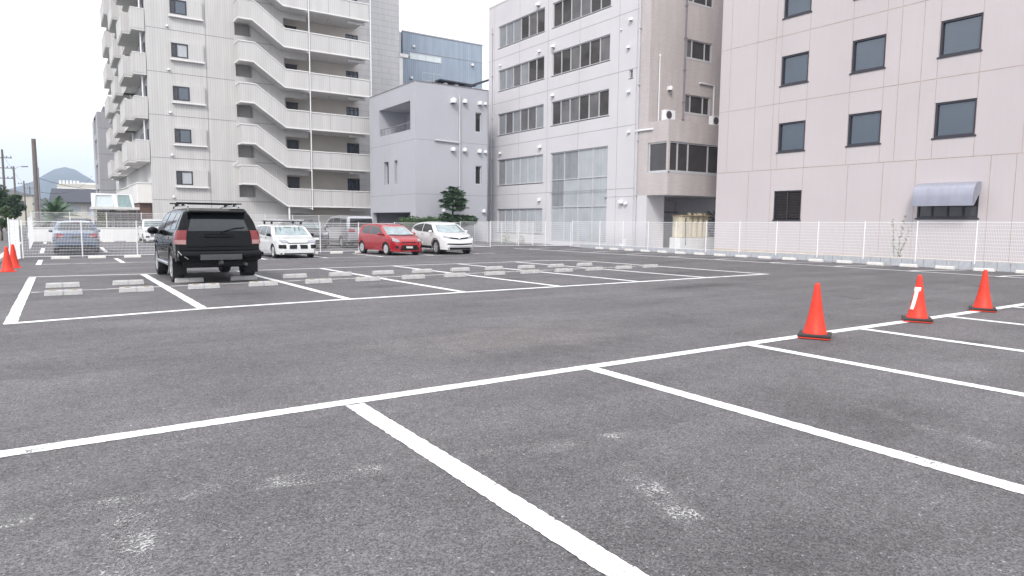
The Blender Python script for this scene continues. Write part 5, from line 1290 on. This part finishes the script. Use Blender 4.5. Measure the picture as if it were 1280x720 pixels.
def leaf_quad(mb, c, s, rng):
    a = Vector((rng.gauss(0,1), rng.gauss(0,1), rng.gauss(0,.6))).normalized(); b_ = a.cross(Vector((rng.gauss(0,1), rng.gauss(0,1), rng.gauss(0,1)))).normalized()
    c = Vector(c); mb.quad(c-a*s, c+b_*s*.45, c+a*s, c-b_*s*.45)
def tree(label, x, y, h, rad, trunk_h, m_='leaf_dark', n=3200, leaf=.16, seed=1, group='trees on the left street', clumps=16):
    rng = random.Random(seed); t = thing('leafy_tree', label, 'tree', (x, y, 0), group)
    mb = MB(); mb.tube([(x, y, -.3), (x+.05, y, trunk_h*.6), (x, y+.1, trunk_h), (x+.1, y, h*.8)], [rad*.12, rad*.10, rad*.08, rad*.03], 8)
    cs = []
    for k in range(clumps):
        th = rng.uniform(0, 6.28); ph = rng.uniform(-.6, 1); rr = rad*rng.uniform(.35, .85)
        c_ = Vector((x+math.cos(th)*rr*math.cos(ph*.8), y+math.sin(th)*rr*math.cos(ph*.8), trunk_h+(h-trunk_h)*(.42+.42*ph)))
        cs.append((c_, rad*rng.uniform(.25, .48))); mb.tube([(x, y, trunk_h*.85), Vector((x, y, trunk_h)).lerp(c_, .6), c_], [rad*.05, rad*.03, rad*.012], 5)
    link('trunk', mb, 'bark', t, smooth=60)
    mb = MB()
    for k in range(n):
        c_, r_ = cs[k % clumps]; d = Vector((rng.gauss(0,1), rng.gauss(0,1), rng.gauss(0,.8))).normalized()*r_*rng.random()**.4; leaf_quad(mb, c_+d, leaf*rng.uniform(.6, 1.3), rng)
    link('crown', mb, m_, t, recalc=False)
tree('dense dark green tree beside the street at the left edge', -4.95, 78, 4.7, 1.45, 1.6, seed=2, n=5200, clumps=22)
tree('dark green tree at the left edge, lower and farther than its neighbour', -3.9, 90, 4.0, 1.3, 1.2, seed=3)
tree('light green bush low at the left edge beside the road', -3.35, 60, 2.5, .75, .6, 'leaf_mid', 2000, .1, seed=4, clumps=10)
def frond_plant(name, label, cat, x, y, z, L_, n, m_, seed, trunk=0, group=None, droop=.9, wleaf=.10, tilt0=.1, tilt1=1.35):
    rng = random.Random(seed); t = thing(name, label, cat, (x, y, 0), group)
    mb = MB(); mb.tube([(x, y, -.3), (x, y, z)], [.14, .11], 8); link('trunk', mb, 'bark', t, smooth=60)
    mb = MB()
    for k in range(n):
        az = 6.28*k*.382+rng.uniform(-.2, .2); el = tilt0+(tilt1-tilt0)*k/n; ln = L_*rng.uniform(.8, 1.1); p = Vector((x, y, z+trunk*k/n)); d = Vector((math.cos(az)*math.cos(el), math.sin(az)*math.cos(el), math.sin(el)))
        side = Vector((-math.sin(az), math.cos(az), 0)); S = 14
        for j in range(S):
            q = p+d*ln/S; d = (d+Vector((0, 0, -droop/S))).normalized(); u = d.cross(side)
            lw_ = wleaf*ln*math.sin(math.pi*(j+1.2)/(S+1.6))*2.2
            for sg in (1, -1):
                tip = p.lerp(q, .5)+side*sg*lw_+d*lw_*.45-u*lw_*.10+Vector((0,0,-lw_*.25)); mb.quad(p, q, tip+d*.02, tip)
            p = q
    link('fronds', mb, m_, t, recalc=False)
frond_plant('cycad', 'low spreading palm-like plant behind the white wall at the foot of the brown pole', 'palm', -.1, 55.5, 1.3, 1.6, 34, 'leaf_palm', 5, .3, None, 1.1, .11)
# fan palm-like shrub and hedge against the lavender house
def fatsia(name, label, x, y, blobs, n, seed, cat='shrub', leaf=.30):
    """shrub of big fingered leaves set in tiers: blobs = (dx, dz, rx, rz, share)"""
    rng = random.Random(seed); t = thing(name, label, cat, (x, y, 0)); mb = MB(); fl = MB()
    for k in range(3): mb.tube([(x+.1*k-.1, y, -.3), (x+rng.uniform(-.12,.12), y+.05, 1.4), (x+rng.uniform(-.2,.2), y+rng.uniform(-.15,.15), max(b_[1] for b_ in blobs))], [.06, .05, .02], 6)
    for (dx, dz, rx, rz, share) in blobs:
        for k in range(int(n*share)):
            az = rng.uniform(0, 6.28); f = rng.uniform(-1, 1); rr = math.sqrt(max(0, 1-f*f))*rng.uniform(.45, 1)
            c = Vector((x+dx+math.cos(az)*rr*rx, y+math.sin(az)*rr*rx*.8, dz+f*rz)); out_ = Vector((math.cos(az), math.sin(az), .25+.5*f)).normalized()
            if rng.random() < .25: mb.tube([(x+dx*.5, y, dz+f*rz*.5-.2), c], [.012, .006], 4, False)
            sd_ = Vector((-math.sin(az), math.cos(az), 0)); up = out_.cross(sd_)
            sz = leaf*rng.uniform(.7, 1.15)
            for q in range(7):
                ang = (q-3)*.42; d = (out_*math.cos(ang)+sd_*math.sin(ang)+Vector((0,0,-.28))).normalized(); wv = (sd_*math.cos(ang)-out_*math.sin(ang))*sz*.15; ln = sz*(1-.07*abs(q-3))
                m_ = c+d*ln*.5+Vector((0,0,.02)); e = c+d*ln+Vector((0,0,-.10*sz)); fl.quad(c, m_-wv, e, m_+wv)
    link('stem', mb, 'bark', t); link('foliage', fl, 'leaf_palm', t, recalc=False)
tiers = [(0, 3.55, .34, .20, .12), (-.38, 3.30, .34, .12, .08), (.42, 3.35, .36, .12, .08), (0, 3.15, .58, .16, .16), (-.5, 2.85, .34, .10, .09), (.55, 2.85, .38, .10, .09), (.05, 2.75, .75, .16, .16), (.6, 2.42, .42, .09, .07), (-.5, 2.48, .40, .10, .06), (.1, 2.35, .55, .16, .09)]
fatsia('fan_leaf_palm', 'tall dark green palm-like shrub in front of the lavender house', 22.25, 40.0, tiers, 330, 11, 'palm', .36)
fatsia('fan_leaf_shrub', 'low spreading dark leafy shrub at the foot of the palm-like shrub', 22.4, 39.7, [(0, 1.5, 1.2, .32, .6), (-.9, 1.75, .4, .18, .15), (.9, 1.55, .5, .25, .25)], 260, 12, leaf=.36)
rng = random.Random(9); hd = thing('hedge', 'clipped dark green hedge in front of the lavender house', 'hedge', (20, 39.9, 0)); mb = MB()
for k in range(5200):
    x = rng.uniform(18.3, 21.7); y = rng.uniform(39.5, 40.3); z = rng.uniform(.2, 1.70+.06*math.sin(x*5)+.04*math.sin(x*13)); leaf_quad(mb, (x, y, z), rng.uniform(.04, .085), rng)
link('foliage', mb, 'leaf_mid', hd, recalc=False); link('hedge_core', MB().box(18.4, 21.6, 39.62, 40.2, -.1, 1.58), 'leaf_dark', hd)
rng = random.Random(4); o = thing('yellow_shrub', 'small yellow-green shrub under the entrance canopy', 'shrub', (2.45, 51.6, 0)); mb = MB()
for k in range(900): leaf_quad(mb, (2.45+rng.gauss(0,.2), 51.6+rng.gauss(0,.15), 1.5+rng.uniform(-.5,.36)), rng.uniform(.03,.07), rng)
link('foliage', mb, 'leaf_yellow', o, recalc=False); mb = MB(); mb.tube([(2.45,51.6,-.2),(2.45,51.6,1.5)], .03, 6); link('stem', mb, 'bark', o)
rng = random.Random(6); wd_ = thing('weed_plant', 'tall thin weed with three stems growing between the mesh fence and the pink office', 'weed', (27.55, 13.4, 0)); mb = MB(); ml = MB()
for (yb, yt, zt) in ((13.55, 13.68, 1.60), (13.45, 13.25, 1.76), (13.40, 13.05, 1.32)):
    pts = [Vector((27.55, yb, .1)).lerp(Vector((27.55+rng.uniform(-.08,.08), yt, zt)), k/8)+Vector((0, rng.uniform(-.015,.015), 0)) for k in range(9)]; mb.tube(pts, [.010]*5+[.006]*4, 5)
    for k in range(70):
        p = pts[min(8, int(rng.random()**.8*8.99))]; leaf_quad(ml, p+Vector((rng.gauss(0,.03), rng.gauss(0,.035), rng.uniform(-.08,.08))), rng.uniform(.025,.055), rng)
link('stem', mb, 'leaf_weed', wd_); link('leaves', ml, 'leaf_weed', wd_, recalc=False)
rng = random.Random(16)
for i, (x, y, lab) in enumerate([(24.1, 37.2, 'scrubby weed clump behind the far mesh fence, left one of two'), (24.35, 35.9, 'scrubby weed clump behind the far mesh fence, right one of two')]):
    o = thing('weed_clump', lab, 'weed', (x+.6, y, 0), 'weed clumps under the office windows'); mb = MB()
    for k in range(260): leaf_quad(mb, (x+.6+rng.gauss(0,.16), y+rng.gauss(0,.2), rng.random()**1.5*.6), rng.uniform(.03,.07), rng)
    link('leaves', mb, 'leaf_weed', o, recalc=False)
rng = random.Random(21); o = thing('corner_bush', 'green bush in the gap between the tank and the pink office', 'shrub', (33.6, 27.6, 0)); mb = MB()
for k in range(900): leaf_quad(mb, (33.5+rng.gauss(0,.35), 27.4+rng.gauss(0,.3), .3+rng.random()*1.9), rng.uniform(.04,.09), rng)
link('leaves', mb, 'leaf_mid', o, recalc=False); link('stem', MB().tube([(33.5,27.4,-.2),(33.5,27.4,1.6)], .03, 6), 'bark', o)
